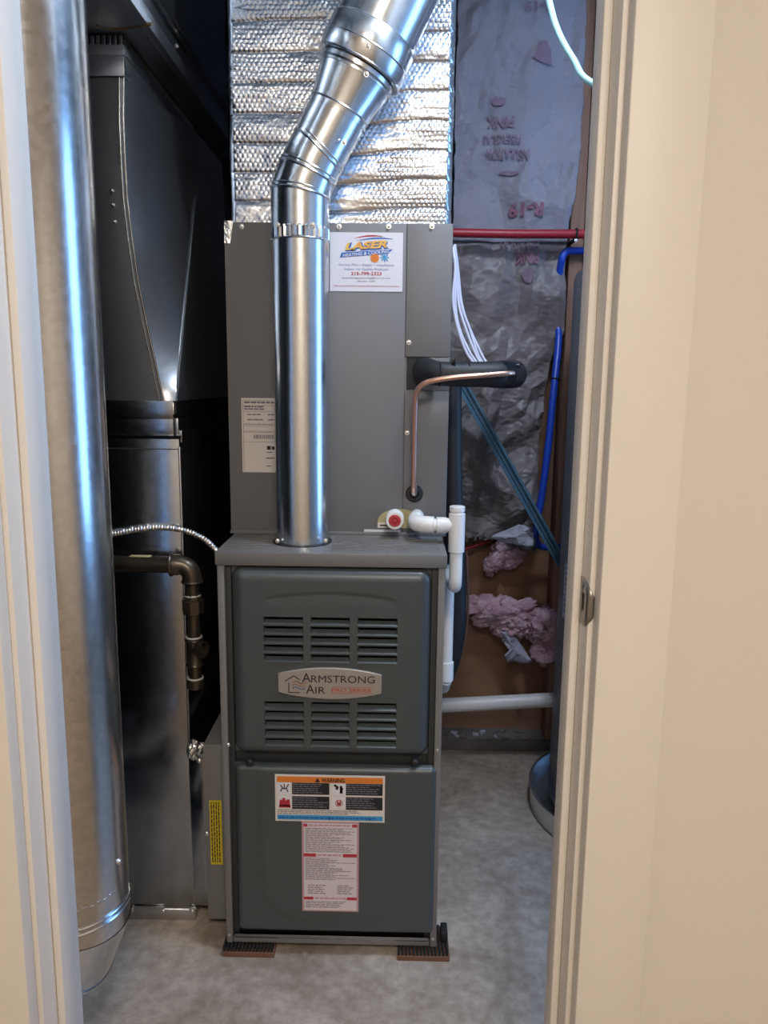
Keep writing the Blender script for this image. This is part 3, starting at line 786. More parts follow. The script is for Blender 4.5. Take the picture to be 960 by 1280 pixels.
# ------------------------------------------------------------------ refrigerant lines
FYc = 1.578
pts = [(P(531, 460, Y=CY).x, CY + .012, P(531, 462, Y=CY).z)] + [P(535, 464, Y=1.605), P(549, 467, Y=FYc), P(575, 468, Y=FYc - .003), P(605, 468, Y=FYc), P(628, 468.5, Y=FYc + .012), P(641, 468, Y=1.635), P(640, 467, Y=1.72), P(633, 466, Y=1.95), P(628, 466, Y=2.2)]
sl = thing('suction_line', (pts[3].x, FYc, pts[3].z), 'black foam insulated refrigerant line leaving the coil cabinet', 'pipe')
rad = [.026, .0265, .024, .0245, .0255, .0275, .0285, .026, .025, .025]
path = crv(pts, 6); rads = list(np.interp(np.linspace(0, 9, len(path)), range(10), rad))
MB().sweep(path, rads, 20).build('foam_sleeve', 'foam', sl)
for px in (549, 567, 585):
    q = P(px, 467.5, Y=FYc - .001); MB().ring(q, (1, .05, 0), .0246, .0013, 28, 6).build('zip_tie' if px == 567 else 'foam_seam', 'vinyl', sl)
q = P(567, 452, Y=FYc - .02); MB().box(q.x - .003, q.x + .003, q.y - .003, q.y + .006, q.z - .004, q.z + .006, .001).build('tie_head', 'vinyl', sl)
e = P(633, 468, Y=FYc + .012)
MB().sweep([P(622, 468.5, Y=FYc + .008), e, P(642, 468, Y=1.628)], [.0272, .0286, .0291], 24).build('tape_wrap', 'vinyl', sl)

lq = [(g.x - .002, CY + .006, g.z), (g.x - .001, CY - .012, g.z + .002), P(517, 600, Y=1.604), P(517.5, 560, Y=1.592), P(518.5, 515, Y=1.575), P(520, 494, Y=1.566), P(526, 482.5, Y=1.558), P(540, 476, Y=1.551), P(570, 471.5, Y=1.5475), P(605, 469, Y=1.548), P(632, 467, Y=1.552), P(641, 466.5, Y=1.565)]
ll = thing('liquid_line', lq[0], 'bare copper tube bent from the grommet up to the black foam line', 'pipe')
MB().sweep(crv(lq, 6), .0056, 14).build('copper_tube', 'copper', ll)
MB().sweep([lq[1], Vector(lq[1]).lerp(lq[2], .4), Vector(lq[1]).lerp(lq[2], .75)], .0066, 14).build('brazed_joint', 'solder', ll)

# insulated line that drops behind the drain
dp = [P(566, 470, Y=1.80), P(566.5, 560, Y=1.80), P(567, 640, Y=1.80), P(569, 720, Y=1.80), P(569, 780, Y=1.80), P(562, 822, Y=1.81), P(552, 850, Y=1.84)]
dl = thing('insulated_line', dp[3], 'dark foam covered line hanging down beside the furnace', 'pipe')
MB().sweep(crv(dp, 6), [.0205] * 7 + list(np.linspace(.0205, .0265, 12)) + [.0265] * (len(crv(dp, 6)) - 19), 18).build('foam_sleeve', 'foam', dl)
bw = [P(583, 690, Y=1.80), P(585, 760, Y=1.80), P(580, 805, Y=1.80), P(570, 833, Y=1.81), P(556, 850, Y=1.84)]
MB().sweep(crv(bw, 6), .0028, 8).build('control_wire', 'wirebrown', None, label='thin brown control wire curving along the dark foam line', cat='wire')

# ------------------------------------------------------------------ condensate drain
dr = thing('condensate_drain', P(571, 735, Y=1.555), 'white plastic condensate drain with tee and capped vent', 'drain pipe')
DYc = 1.560
st0 = P(521, 643, Y=CY)
eb = P(521, 656, Y=DYc)
ez = eb.z; ex = eb.x
MB().sweep([(ex + .002, CY + .004, ez + .006), (ex + .001, CY - .03, ez + .004)], .0150, 20).build('outlet_stub', 'pvc', dr)
arc = [(ex, CY - .026, ez + .003), (ex, DYc + .024, ez + .002)] + [(ex + .022 * (1 - math.cos(t)), DYc + .022 - .022 * math.sin(t), ez + .001) for t in [math.pi / 2 * i / 8 for i in range(9)]] + [(ex + .034, DYc, ez)]
MB().sweep(arc, .0175, 22).ring(arc[-1], (1, 0, 0), .0172, .0012, 24, 6).build('elbow', 'pvc', dr)
tq = P(571, 660, Y=DYc); tx = tq.x
zt0 = P(570, 690, Y=DYc).z; zt1 = P(570, 641, Y=DYc).z; ztc = P(570, 632, Y=DYc).z
MB().cyl((ex + .030, DYc, ez), (tx - .01, DYc, ez), .0134, 20).build('connector_pipe', 'pvc', dr)
tb = MB().lathe((tx, DYc, zt0), [(.0150, 0), (.0168, .001), (.0168, zt1 - zt0 - .001), (.0150, zt1 - zt0)], seg=28)
tb.lathe((ex + .040, DYc, ez), [(.0150, 0), (.0168, .001), (.0168, .018), (.010, tx - ex - .040 - .004)], (1, 0, 0), 24)
tb.build('tee', 'pvc', dr)
MB().lathe((tx, DYc, zt1 - .001), [(.0134, 0), (.0134, .004), (.0158, .0045), (.0158, ztc - zt1 - .001), (.0145, ztc - zt1)], seg=28).build('vent_cap', 'pvc', dr)
zb = P(568, 728, Y=DYc).z
lo = [(tx, DYc, zt0 + .002), (tx, DYc, zb + .01), (tx, DYc + .006, zb - .006), (tx, DYc + .022, zb - .014), (tx - .002, DYc + .06, zb - .016), (tx - .004, 1.70, zb - .012), (tx - .001, 1.735, zb - .02), (tx, 1.75, zb - .05), (tx, 1.752, zb - .10), (tx, 1.752, P(560, 845, Y=1.752).z)]
MB().sweep(crv(lo, 5), .0136, 20).build('drop_pipe', 'pvc', dr)
zc_ = P(560, 845, Y=1.752).z
MB().lathe((tx, 1.752, zc_ - .004), [(.010, -.012), (.0165, -.006), (.0168, 0), (.0168, .040), (.0150, .041)], seg=24).build('lower_coupling', 'pvc', dr)
MB().sweep([(tx, 1.752, zc_ - .01), (tx - .002, 1.80, zc_ - .05), (tx - .003, 1.95, zc_ - .07), (tx - .002, 2.248, .31)], .0134, 16).build('tail_pipe', 'pvc', dr)
# capped secondary port
rc = P(493.5, 651, Y=1.575)
pt = thing('drain_plug', (rc.x, CY, rc.z), 'white drain port fitting closed with a red plug', 'drain plug')
MB().lathe((rc.x, CY + .002, rc.z), [(.015, 0), (.015, .02), (.019, .022), (.019, CY - 1.575), (.0178, CY - 1.573), (.0130, CY - 1.573), (.0125, CY - 1.579)], (0, -1, 0), 30).build('port_fitting', 'pvc', pt)
MB().lathe((rc.x, 1.581, rc.z), [(.0130, 0), (.0130, .006), (.0118, .0075), (.0070, .0078), (.0066, .0045)], (0, -1, 0), 28).build('plug', 'redplastic', pt)
MB().box(rc.x - .0042, rc.x + .0042, 1.5738, 1.578, rc.z - .0042, rc.z + .0042, .0008, rot=Matrix.Rotation(.7, 3, 'Y')).build('plug_socket', 'inkred', pt)

# white pipe along the back wall
pa, pb = P(540, 882.5, Y=2.27), P(705, 874, Y=2.27)
d_ = (pb - pa).normalized()
wpz = thing('drain_pipe', pa, 'white plastic pipe running level along the back wall', 'pipe')
MB().cyl(pa - d_ * .9, pb + d_ * .02, .0222, 24).build('pipe_run', 'pvc', wpz)
MB().lathe(pa - d_ * .14, [(.0265, 0), (.0265, .06)], d_, 24).build('coupling', 'pvc', wpz)

# ------------------------------------------------------------------ flue
FLY, FLX = 1.556, -0.1925
fl = thing('flue_pipe', (FLX, FLY, FZ1), 'galvanized steel flue pipe with elbow and reducer above the furnace', 'flue pipe')
z_ring = P(375, 302, Y=FLY).z; z_cr = P(375, 286, Y=FLY).z
R4 = 0.0548
MB().lathe((FLX, FLY, FZ1 - .01), [(R4, 0), (R4, z_ring - FZ1 + .01)], seg=48).ring((FLX, FLY, z_ring), (0, 0, 1), R4, .0022, 48).build('vertical_pipe', 'galv', fl)
MB().lathe((FLX + .0002, FLY, FZ1), [(R4 + .006, 0), (R4 + .006, .0025), (R4 + .0005, .0025)], seg=48, cap=False).build('flue_collar', 'doordark', fl)
# crimped band
mb = MB(); seg = 96; vs = []
for i, (dr_, hgt) in enumerate(((0, z_ring), (.0012, z_ring + .003), (.0012, z_cr - .003), (0, z_cr))):
    for k in range(seg):
        a = 2 * math.pi * k / seg; r = R4 + .0006 + (dr_ * 1.6 if (k % 3) else -dr_ * 1.2); vs.append((FLX + r * math.cos(a), FLY + r * math.sin(a), hgt))
mb.add(vs, [(i*seg+k, i*seg+(k+1) % seg, (i+1)*seg+(k+1) % seg, (i+1)*seg+k) for i in range(3) for k in range(seg)])
mb.build('crimped_band', 'galv', fl, smooth=25)
EA = P(375, 243, Y=FLY); EA.x = FLX; EB = P(384, 217, Y=FLY); EC = P(397, 190, Y=FLY); ED = P(424, 138, Y=FLY - .003); EE = P(444, 97, Y=FLY - .006); EF = P(448, 88, Y=FLY - .007); EG = P(467, 46, Y=FLY - .010)
dirn = (EG - EF).normalized()
R6 = 0.0815
g1 = MB().sweep([(FLX, FLY, z_cr - .004), EA, EB], R4 + .001, 48, miter=True, cap=False); g1.build('elbow_gore', 'galv', fl)
MB().sweep([EA, EB, EC], R4 + .0018, 48, miter=True, cap=False).build('elbow_gore', 'galv', fl)
MB().sweep([EB, EC, ED], R4 + .0010, 48, miter=True, cap=False).build('elbow_gore', 'galv', fl)
def bis(a, b, c): return ((b - a).normalized() + (c - b).normalized()).normalized()
for (c_, ax) in ((EA, bis(Vector((FLX, FLY, z_cr)), EA, EB)), (EB, bis(EA, EB, EC)), (EC, Vector((.67, 0, .74)))):
    MB().ring(c_, ax, R4 + .0022, .0026, 48).ring(c_ + Vector(ax).normalized() * .008, ax, R4 + .0014, .0018, 48).build('elbow_bead', 'galv', fl)
MB().sweep([EC + (ED - EC) * .35, ED], R4 + .0018, 48).build('pipe_length', 'galv', fl)
MB().sweep([ED - dirn * .012, ED, EE], [R4 + .003, R4 + .003, R6 - .011], 48).ring(ED, dirn, R4 + .003, .002, 48).build('reducer', 'galv', fl)
MB().sweep([EE - dirn * .004, EE + dirn * .012], R6 - .009, 48).ring(EE + dirn * .002, dirn, R6 - .009, .0022, 48).build('reducer_collar', 'galv', fl)
MB().sweep([EF, EF + dirn * .003, EG, EG + dirn * .003], [R6 - .001, R6 + .001, R6 + .001, R6 - .001], 56).ring(EF.lerp(EG, .48), dirn, R6 + .001, .0016, 56).ring(EF + dirn * .002, dirn, R6, .0018, 56).build('coupling', 'galv', fl)
EH = EG + dirn * .42
MB().sweep([EG, EH], R6 - .003, 56).ring(EG + dirn * .004, dirn, R6 - .003, .002, 56).build('upper_pipe', 'galv', fl)
for (px, py, yy) in ((348, 281, FLY - .042), (391, 281, FLY - .050), (460, 58, FLY - .088), (458, 93, FLY - .088), (430, 178, FLY - .050), (347, 676, FLY - .042), (407, 676, FLY - .042)):
    screw(P(px, py, Y=yy), fl, r=.0038)

# ------------------------------------------------------------------ foil wrapped supply duct
DX0, DX1, DFY = -0.3500, 0.1065, 1.660
sd = thing('supply_duct', ((DX0 + DX1) / 2, DFY + .22, CZ1), 'supply duct wrapped in silver bubble foil above the coil cabinet', 'duct')
MB().box(DX0 + .012, DX1 - .012, DFY + .016, DFY + .44, CZ1, 2.43).build('duct_core', 'galvdark', sd)
def bubble_h(u, z, seed):
    """depth of the wrap surface: billows between taped seams, rows of bubbles, creases"""
    k = z / 0.056 + 0.35 * (vnoise(u * 5, z * 3, seed) - .5) + .4 * (u > 0.2) 
    fr = k - np.floor(k)
    seam = np.exp(-(np.minimum(fr, 1 - fr) * .056 / .0022) ** 2)
    pillow = (4 * fr * (1 - fr)) ** 0.5 * (0.0016 + 0.0035 * vnoise(u * 5, np.floor(k) * 3.1, seed + 3)) - .0016 * seam
    p = 0.0100
    vz = z + .003 * vnoise(u * 14, z * 14, seed + 5); row = np.floor(vz / (p * .866)); uu = (u + .003 * vnoise(u * 11, z * 17, seed + 6)) / p + 0.5 * (row % 2)
    du = (uu - np.floor(uu) - .5) * p; dz = vz - (row + .5) * p * .866
    r2 = (du * du + dz * dz) / (.0049 ** 2)
    amp = 0.0017 * np.clip(1.9 * fbm(u * 9, z * 13, seed + 9, 3) - .35, .12, 1)
    bub = amp * np.clip(1 - r2 ** 2.2, 0, 1)
    crease = 0.007 * fbm(u * 7, z * 22, seed + 21, 4) + .004 * np.abs(fbm(u * 22, z * 60, seed + 31, 3) - .45)
    return pillow + bub + crease
zs = np.arange(CZ1 + .001, 2.06, 0.0017); us = np.arange(0, DX1 - DX0 + .0001, 0.0017)
U, Zg = np.meshgrid(us, zs)
H = bubble_h(U, Zg, 3)
edge = np.minimum(U, (DX1 - DX0) - U); H = H * np.clip(edge / .012, .25, 1)
rnd = .014 * (1 - np.sqrt(np.clip(1 - (1 - np.clip(edge / .014, 0, 1)) ** 2, 0, 1)))
wob = .004 * (fbm(Zg * 22, U * 2, 7, 3) - .45)
grid_mesh('foil_wrap', DX0 + U + wob, DFY - H + rnd, Zg, 'foil', sd, smooth=60)
for (sgn, xx) in ((1, DX1 + .001), (-1, DX0 - .001)):
    zs2 = np.arange(CZ1 + .001, 2.06, .006); vs2 = np.arange(0, .43, .006); V, Z2 = np.meshgrid(vs2, zs2)
    Hs = .006 * fbm(V * 30, Z2 * 40, 11, 4) + .004
    Yq = DFY + .012 + V
    if sgn > 0: grid_mesh('foil_wrap_side', xx - .004 + Hs, Yq, Z2, 'foil', sd, smooth=60)
    else: grid_mesh('foil_wrap_side', (xx + .004 - Hs)[:, ::-1], Yq[:, ::-1], Z2, 'foil', sd, smooth=60)

# ------------------------------------------------------------------ big round pipe by the door
BPX, BPY, BR = -0.522, 1.125, 0.0905
bp = thing('round_duct', (BPX, BPY, .2), 'large shiny round steel duct standing beside the doorway', 'duct')
zr = P(100, 1176, Y=BPY - BR).z
MB().lathe((BPX, BPY, zr), [(BR, 0), (BR, 2.35 - zr)], seg=72).build('straight_pipe', 'bigpipe', bp)
# lower elbow turning away to the wall
pth = [Vector((BPX, BPY, zr + .002)), Vector((BPX, BPY, zr - .016)), Vector((BPX - .022, BPY + .004, zr - .074)), Vector((BPX - .085, BPY + .012, zr - .120)), Vector((BPX - .25, BPY + .03, zr - .140))]
for i in range(len(pth) - 1):
    a = pth[i]; b = pth[i + 1]
    pre = pth[i - 1] if i else a + (a - b); post = pth[i + 2] if i + 2 < len(pth) else b + (b - a)
    mb = MB().sweep([pre, a, b, post], BR + .001 * (i % 2), 64, miter=True, cap=False)
    # keep only the middle segment
    s_ = 64; mb.f = [f for f in mb.f if min(f) >= s_ and max(f) < 3 * s_]
    used = sorted({i_ for f in mb.f for i_ in f}); mp_ = {o_: n_ for n_, o_ in enumerate(used)}
    mb.v = [mb.v[o_] for o_ in used]; mb.f = [tuple(mp_[q] for q in f) for f in mb.f]
    mb.build('elbow_gore', 'bigpipe', bp)
MB().ring((BPX, BPY, zr), (0, 0, 1), BR + .001, .0028, 64).ring((BPX, BPY, zr + .009), (0, 0, 1), BR + .001, .0022, 64).build('pipe_bead', 'bigpipe', bp)
for i in (2, 3):
    ax = bis(pth[i-1], pth[i], pth[i+1]); MB().ring(pth[i], ax, BR + .004, .003, 64).build('elbow_bead', 'bigpipe', bp)
# standing seam along the pipe, row of crimp marks and a screw
a_ = math.radians(-62)
MB().sweep([(BPX + (BR + .0003) * math.cos(a_), BPY + (BR + .0003) * math.sin(a_), zr + .02), (BPX + (BR + .0003) * math.cos(a_), BPY + (BR + .0003) * math.sin(a_), 2.35)], .0016, 8).build('lock_seam', 'bigpipe', bp)
for k in range(9):
    a = math.radians(-75 + k * 7); r = BR + .0004; zz = zr + .040 + .002 * (k % 2)
    MB().box(BPX + r * math.cos(a) - .0035, BPX + r * math.cos(a) + .0035, BPY + r * math.sin(a) - .0006, BPY + r * math.sin(a) + .0006, zz - .0012, zz + .0012, .0004, rot=Matrix.Rotation(a + math.pi / 2, 3, 'Z')).build('crimp_mark', 'galvseam', bp)
a = math.radians(-12); screw((BPX + BR * math.cos(a), BPY + BR * math.sin(a), zr + .085), bp, (math.cos(a), math.sin(a), 0), r=.004)

# ------------------------------------------------------------------ return duct
RX, RY, RB = -0.4395, 1.546, 2.12
RL = -0.98
rd = thing('return_duct', ((RX + RL) / 2, (RY + RB) / 2, 0), 'dark sheet metal return air duct standing behind the round duct', 'duct')
zt = P(220, 546, Y=RY).z
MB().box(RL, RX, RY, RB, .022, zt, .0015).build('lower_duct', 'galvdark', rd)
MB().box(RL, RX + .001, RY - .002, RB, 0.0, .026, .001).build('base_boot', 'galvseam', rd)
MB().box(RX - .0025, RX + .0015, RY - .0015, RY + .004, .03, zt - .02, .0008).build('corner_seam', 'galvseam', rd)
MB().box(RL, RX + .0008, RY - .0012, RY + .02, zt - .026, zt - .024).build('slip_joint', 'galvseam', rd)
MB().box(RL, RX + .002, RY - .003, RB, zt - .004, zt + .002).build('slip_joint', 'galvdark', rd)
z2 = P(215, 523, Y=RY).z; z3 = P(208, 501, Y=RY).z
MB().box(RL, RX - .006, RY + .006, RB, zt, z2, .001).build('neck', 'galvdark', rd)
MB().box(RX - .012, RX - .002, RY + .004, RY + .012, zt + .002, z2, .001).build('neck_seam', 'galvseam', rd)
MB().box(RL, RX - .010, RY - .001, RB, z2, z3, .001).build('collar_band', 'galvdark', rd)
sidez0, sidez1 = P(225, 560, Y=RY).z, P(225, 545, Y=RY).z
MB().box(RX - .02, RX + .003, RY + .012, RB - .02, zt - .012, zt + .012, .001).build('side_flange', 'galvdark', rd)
# bowed transition: right edge follows the bent sheet
edge_px = [(204, 501), (193, 450), (182, 400), (172, 350), (165, 300), (159, 250), (156, 200), (154, 150), (154, 97)]
prof = [P(px, py, Y=RY) for px, py in edge_px]
zq = np.linspace(prof[0].z, prof[-1].z, 40); xq = np.interp(zq, [p.z for p in prof], [p.x for p in prof])
nC = 24
Xf = np.array([np.linspace(RL, x, nC) for x in xq]); Zf = np.repeat(zq[:, None], nC, 1)
Yf = RY - .006 * np.sin(np.pi * (Zf - zq[0]) / (zq[-1] - zq[0])) * np.sin(np.pi * np.clip((Xf - RL) / (RX - RL), 0, 1))
grid_mesh('transition_front', Xf, Yf, Zf, 'galvdull', rd, smooth=60)
# side sheet with a diagonal brake: flat triangle in front, tapering sheet behind
tY = np.linspace(0, 1, 24)
Ys_ = RY + tY * (RB - RY)
Xs = np.zeros((40, 24)); Zs = np.repeat(zq[:, None], 24, 1); Yg = np.repeat(Ys_[None, :], 40, 0)
for i in range(40):
    f = (zq[i] - zq[0]) / (zq[-1] - zq[0])
    brk = min(1.0, f * 0.62)
    xb = RX - .004 - .022 * f
    for j in range(24):
        t = brk * j / 11 if j < 12 else brk + (1 - brk) * (j - 11) / 12
        Yg[i, j] = RY + t * (RB - RY)
        Xs[i, j] = xq[i] + (xb - xq[i]) * min(1.0, j / 11)
grid_mesh('transition_side', Xs, Yg, Zs, 'galvdull', rd, smooth=60)
MB().sweep([(x + .0008, RY - .001, z) for x, z in zip(xq, zq)], .0022, 8).build('standing_seam', 'galvdark', rd)
MB().sweep([(x - .006, RY - .0035, z) for x, z in zip(xq, zq)], .0016, 8).build('standing_seam', 'galvdark', rd)
br_pts = []
for i in range(0, 30):
    f = (zq[i] - zq[0]) / (zq[-1] - zq[0]); br_pts.append((RX - .004 - .022 * f + .0012, RY + min(1, f * .62) * (RB - RY), zq[i]))
MB().sweep(br_pts, .0014, 6).build('cross_brake', 'galvseam', rd)
# top collar with bent tabs
xt = xq[-1]; za = P(154, 96, Y=RY).z; zb_ = P(157, 70, Y=RY).z; zc2 = P(157, 57, Y=RY).z; zd = P(157, 46, Y=RY).z
MB().box(RL, xt + .004, RY - .004, RB, za, zb_, .001).build('top_collar', 'galvdull', rd)
MB().box(RL, xt + .006, RY - .006, RB, zb_, zc2, .001).build('top_collar', 'galvdull', rd)
for k in range(15):
    x = xt + .004 - .0045 - k * 0.0105
    MB().box(x - .0042, x + .0030, RY - .005, RY - .003, zc2 - .002, zd, .0005).build('collar_tab', 'galvseam', rd)
for k in range(40):
    y = RY + .002 + k * .0125
    MB().box(xt + .0035, xt + .0052, y, y + .009, zc2 - .002, zd - .002, .0004).build('collar_tab', 'galvdark', rd)
pz = P(163, 85, Y=RY).z
mb = MB(); vs = []
for i in range(8):
    t = i / 7; vs += [(xt + .0062, RY - .002, zb_ - .002 - t * .028), (xt + .0062, RY + .010 + .022 * math.sin(math.pi * (t * .8 + .15)), zb_ - .004 - t * .026)]
mb.add(vs, [(2*i, 2*i+1, 2*i+3, 2*i+2) for i in range(7)]); o = mb.build('tape_patch', 'tape', rd, smooth=0)
q = P(214, 511, Y=RY); MB().box(RX - .013, RX - .008, RY + .0, RY + .02, q.z - .012, q.z + .014, .003).build('tape_patch', 'tape', rd)
for (px, py) in ((165, 1138), (204, 1139), (141, 665), (240, 1139)): screw(P(px, py, Y=RY - .002), rd, r=.004)
for (px, py) in ((140, 238), (141, 256), (143, 277)): screw(P(px, py, Y=RY - .006), rd, r=.003)
MB().box(P(168, 1135, Y=RY).x, P(205, 1135, Y=RY).x, RY - .003, RY, .026, .034, .001).build('boot_clip', 'galvseam', rd)
MB().box(P(237, 1135, Y=RY).x, P(246, 1135, Y=RY).x, RY - .004, RY, .028, .034, .001).build('boot_clip', 'steel', rd)

# trunk duct overhead
zU = zd + .004
xT = P(167, 0, Z=zU + .01).x
tk = thing('trunk_duct', (-.75, 1.7, zU), 'dark overhead trunk duct above the return duct', 'duct')
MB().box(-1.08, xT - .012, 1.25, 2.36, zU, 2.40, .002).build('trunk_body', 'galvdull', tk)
MB().box(xT - .014, xT + .002, 1.25, 2.36, zU, zU + .028, .001).build('trunk_flange', 'galvdull', tk)
MB().box(xT - .012, xT + .004, 1.25, 2.36, zU + .075, zU + .085, .001).build('side_cleat', 'galvseam', tk)
for (px, py) in ((222, 58), (265, 132), (254, 181)):
    q = P(px, py, X=xT - .010)
    screw(q, tk, (1, 0, 0), r=.0045)
MB().sweep(crv([P(121, 31, Z=zU), P(132, 35, Z=zU), P(150, 36, Z=zU), P(170, 33, Z=zU), P(190, 30, Z=zU)], 5), .0034, 6).build('sealant_bead', 'sealant', tk)

# filter rack beside the furnace
fxa, fxb = P(257, 1040, Y=1.50).x, FX0 - .0005
fk = thing('filter_rack', ((fxa + fxb) / 2, 1.8, .04), 'grey filter rack with a yellow caution sticker beside the furnace', 'filter rack')
zf0 = P(270, 1149, Y=1.50).z; zf1 = P(270, 931, Y=1.50).z
MB().box(fxa, fxb, 1.50, 2.10, zf0, zf1, .0015).build('rack_body', 'paint', fk)
MB().box(RX + .003, fxa - .0005, 1.53, 2.08, zf0 + .01, zf1 - .01, .001).build('connector_sleeve', 'galvdark', fk)
ya, yb = P(262.5, 1040, Y=1.498).x, P(277.5, 1040, Y=1.498).x; yz0, yz1 = P(270, 1081, Y=1.498).z, P(270, 1001, Y=1.498).z
yl = MB().rect(ya, yb, yz0, yz1, 1.4988, .001).build('caution_sticker', 'yellow', fk, smooth=0, label='yellow sticker with small black print')
fp = MB()
rng = random.Random(6)
for i in range(4):
    x = ya + .003 + i * .0052; z = yz0 + .006
    while z < yz1 - .006:
        w = rng.uniform(.004, .012); fp.rect(x, x + .0024, z, min(z + w, yz1 - .004), 1.4983, .0003); z += w + .002
fp.build('sticker_print', 'ink', yl, smooth=0, kind='stuff')
for (px, py) in ((249, 951), (258, 1042)): screw(P(px, py, Y=1.50), fk, r=.004)
# crumpled sealing tape at the rack top
mb = MB(); rng = random.Random(9); q = P(243, 938, Y=1.525)
bm = bmesh.new(); bmesh.ops.create_icosphere(bm, subdivisions=3, radius=1)
for v in bm.verts:
    n_ = mnoise.noise(v.co * 2.2) * .5 + mnoise.noise(v.co * 5) * .3
    v.co = Vector((q.x + v.co.x * .015 * (1 + n_), q.y + v.co.y * .012 * (1 + n_), q.z + .002 + v.co.z * .022 * (1 + n_)))
mb.add([v.co[:] for v in bm.verts], [[v.index for v in f.verts] for f in bm.faces]); bm.free()
mb.build('sealing_tape', 'tape', fk, smooth=0)

# ------------------------------------------------------------------ gas line
GY = 1.495
gl = thing('gas_pipe', P(243, 850, Y=GY), 'black iron gas pipe with elbow, union and drip leg', 'pipe')
e0 = P(140, 703, Y=GY); e1 = P(222, 706, Y=GY)
cx = P(242, 780, Y=GY).x
ezc = P(222, 706, Y=GY).z
MB().cyl((RL + .1, GY, ezc), (e1.x, GY, ezc), .0168, 20).build('horizontal_pipe', 'iron', gl)
arc = [(e1.x - .012, GY, ezc), (cx - .026, GY, ezc)] + [(cx - .026 + .026 * math.sin(t), GY, ezc - .026 + .026 * math.cos(t)) for t in [math.pi / 2 * i / 8 for i in range(1, 9)]] + [(cx, GY, ezc - .034)]
MB().sweep(arc, [.0215] * 2 + [.0195] * 8 + [.0205], 22).ring(arc[0], (1, 0, 0), .0215, .003, 24).ring(arc[-1], (0, 0, 1), .0195, .003, 24).build('elbow', 'iron', gl)
def zz(py): return P(243, py, Y=GY).z
MB().cyl((cx, GY, arc[-1][2]), (cx, GY, zz(845)), .0134, 18).build('vertical_pipe', 'iron', gl)
MB().lathe((cx, GY, zz(767)), [(.015, 0), (.022, .002), (.0225, zz(750) - zz(767)), (.017, zz(750) - zz(767) + .002), (.017, zz(742) - zz(767))], seg=8).build('union_nut', 'iron', gl)
for py in (744, 796, 847): MB().ring((cx, GY, zz(py)), (0, 0, 1), .0150, .0022, 24).build('thread_sealant', 'dope', gl)
MB().lathe((cx, GY, zz(832)), [(.0175, 0), (.0185, .003), (.0165, .006), (.0165, zz(798) - zz(832) - .006), (.0185, zz(798) - zz(832) - .003), (.0175, zz(798) - zz(832))], seg=24).build('tee', 'iron', gl)
tz = zz(811); td = Vector((.9, -.35, .05)).normalized()
MB().lathe((cx, GY, tz), [(.0160, 0), (.0160, .016), (.0185, .017), (.0185, .024), (.0135, .024), (.0135, .012)], td, 22).build('tee_branch', 'iron', gl)
MB().lathe((cx, GY, zz(861)), [(.010, 0), (.0165, .003), (.0175, .005), (.0175, zz(848) - zz(861))], seg=20).build('drip_cap', 'iron', gl)
MB().box(P(163, 694, Y=GY).x, P(189, 694, Y=GY).x, GY - .008, GY + .006, ezc + .0160, ezc + .0180, .0006).build('pipe_tag', 'yellowdull', gl, label='tan tag on the pipe')

# flexible conduit
cpts = crv([P(118, 672, Y=1.50), P(141, 667.5, Y=1.505), P(170, 662, Y=1.51), P(200, 659.5, Y=1.515), P(230, 663, Y=1.515), P(255, 674, Y=1.51), P(271, 689, Y=1.50), P(275, 697, Y=1.50)], 10)
L = 0; dense = [cpts[0]]
for a, b in zip(cpts[:-1], cpts[1:]):
    n = max(1, int((b - a).length / .0014))
    dense += [a.lerp(b, (i + 1) / n) for i in range(n)]
acc = 0; rads = []
for i, p in enumerate(dense):
    if i: acc += (p - dense[i-1]).length
    rads.append(.0056 + .0013 * math.sin(acc / .0058 * 2 * math.pi))
MB().sweep(dense, rads, 12).build('flexible_conduit', 'conduit', None, label='ribbed flexible metal conduit arching to the furnace lid', cat='conduit', smooth=80)

# ------------------------------------------------------------------ back wall insulation
BY_ = 2.366
def batt_y(X, Z):
    low = np.clip((1.36 - Z) / .25, 0, 1)
    a = .40 + .50 * low
    y = BY_ + .012 - a * (crumple(X, Z, 4) - .088) - .02 * fbm(X * 6, Z * 4, 8, 4) + .012 * low
    bul = np.exp(-((X - .27) / .16) ** 2) * .008
    y = y - bul - .012 * low * fbm(X * 10, Z * 10, 33, 3)
    return y
def right_edge(Z):
    pts = [(673, 690), (676, 560), (690, 450), (704, 415), (706, 340), (710, 280), (717, 240), (723, 200), (730, 100), (733, 0)]
    q = [P(px, py, Y=BY_) for px, py in pts]; return np.interp(Z, [p.z for p in q], [p.x for p in q])
def batt(name, z0, z1, dy, m, label, bottom=None):
    zs = np.arange(z0, z1, .003); u = np.linspace(0, 1, 150)
    U, Z = np.meshgrid(u, zs)
    XR = right_edge(Z) + .006 * (fbm(Z * 60, Z * 0, 5, 3) - .4)
    X = .100 + (XR - .100) * U
    if bottom is not None:
        zb = bottom(X); Z = np.where(Z < zb, zb + (Z - z0) * .02, Z); Z = np.maximum(Z, zb)
    Y = batt_y(X, Z) + dy
    zk = P(700, 385, Y=BY_).z
    Y = Y - .030 * np.exp(-((Z - zk) / .085) ** 2) * np.clip((U - .80) / .15, 0, 1)
    o = grid_mesh(name, X, Y, Z, m, None, smooth=14, label=label, cat='insulation', group='insulation batts on the back wall')
    s = o.modifiers.new('thick', 'SOLIDIFY'); s.thickness = .012; s.offset = -1
    return o
zsm = P(640, 297, Y=BY_).z
def bot(X):
    q = [P(px, py, Y=BY_) for px, py in ((540, 660), (582, 672), (600, 668), (614, 674), (640, 681), (665, 688), (680, 684))]
    return np.interp(X, [p.x for p in q], [p.z for p in q]) + .012 * (fbm(X * 60, X * 0 + 3, 5, 3) - .45)
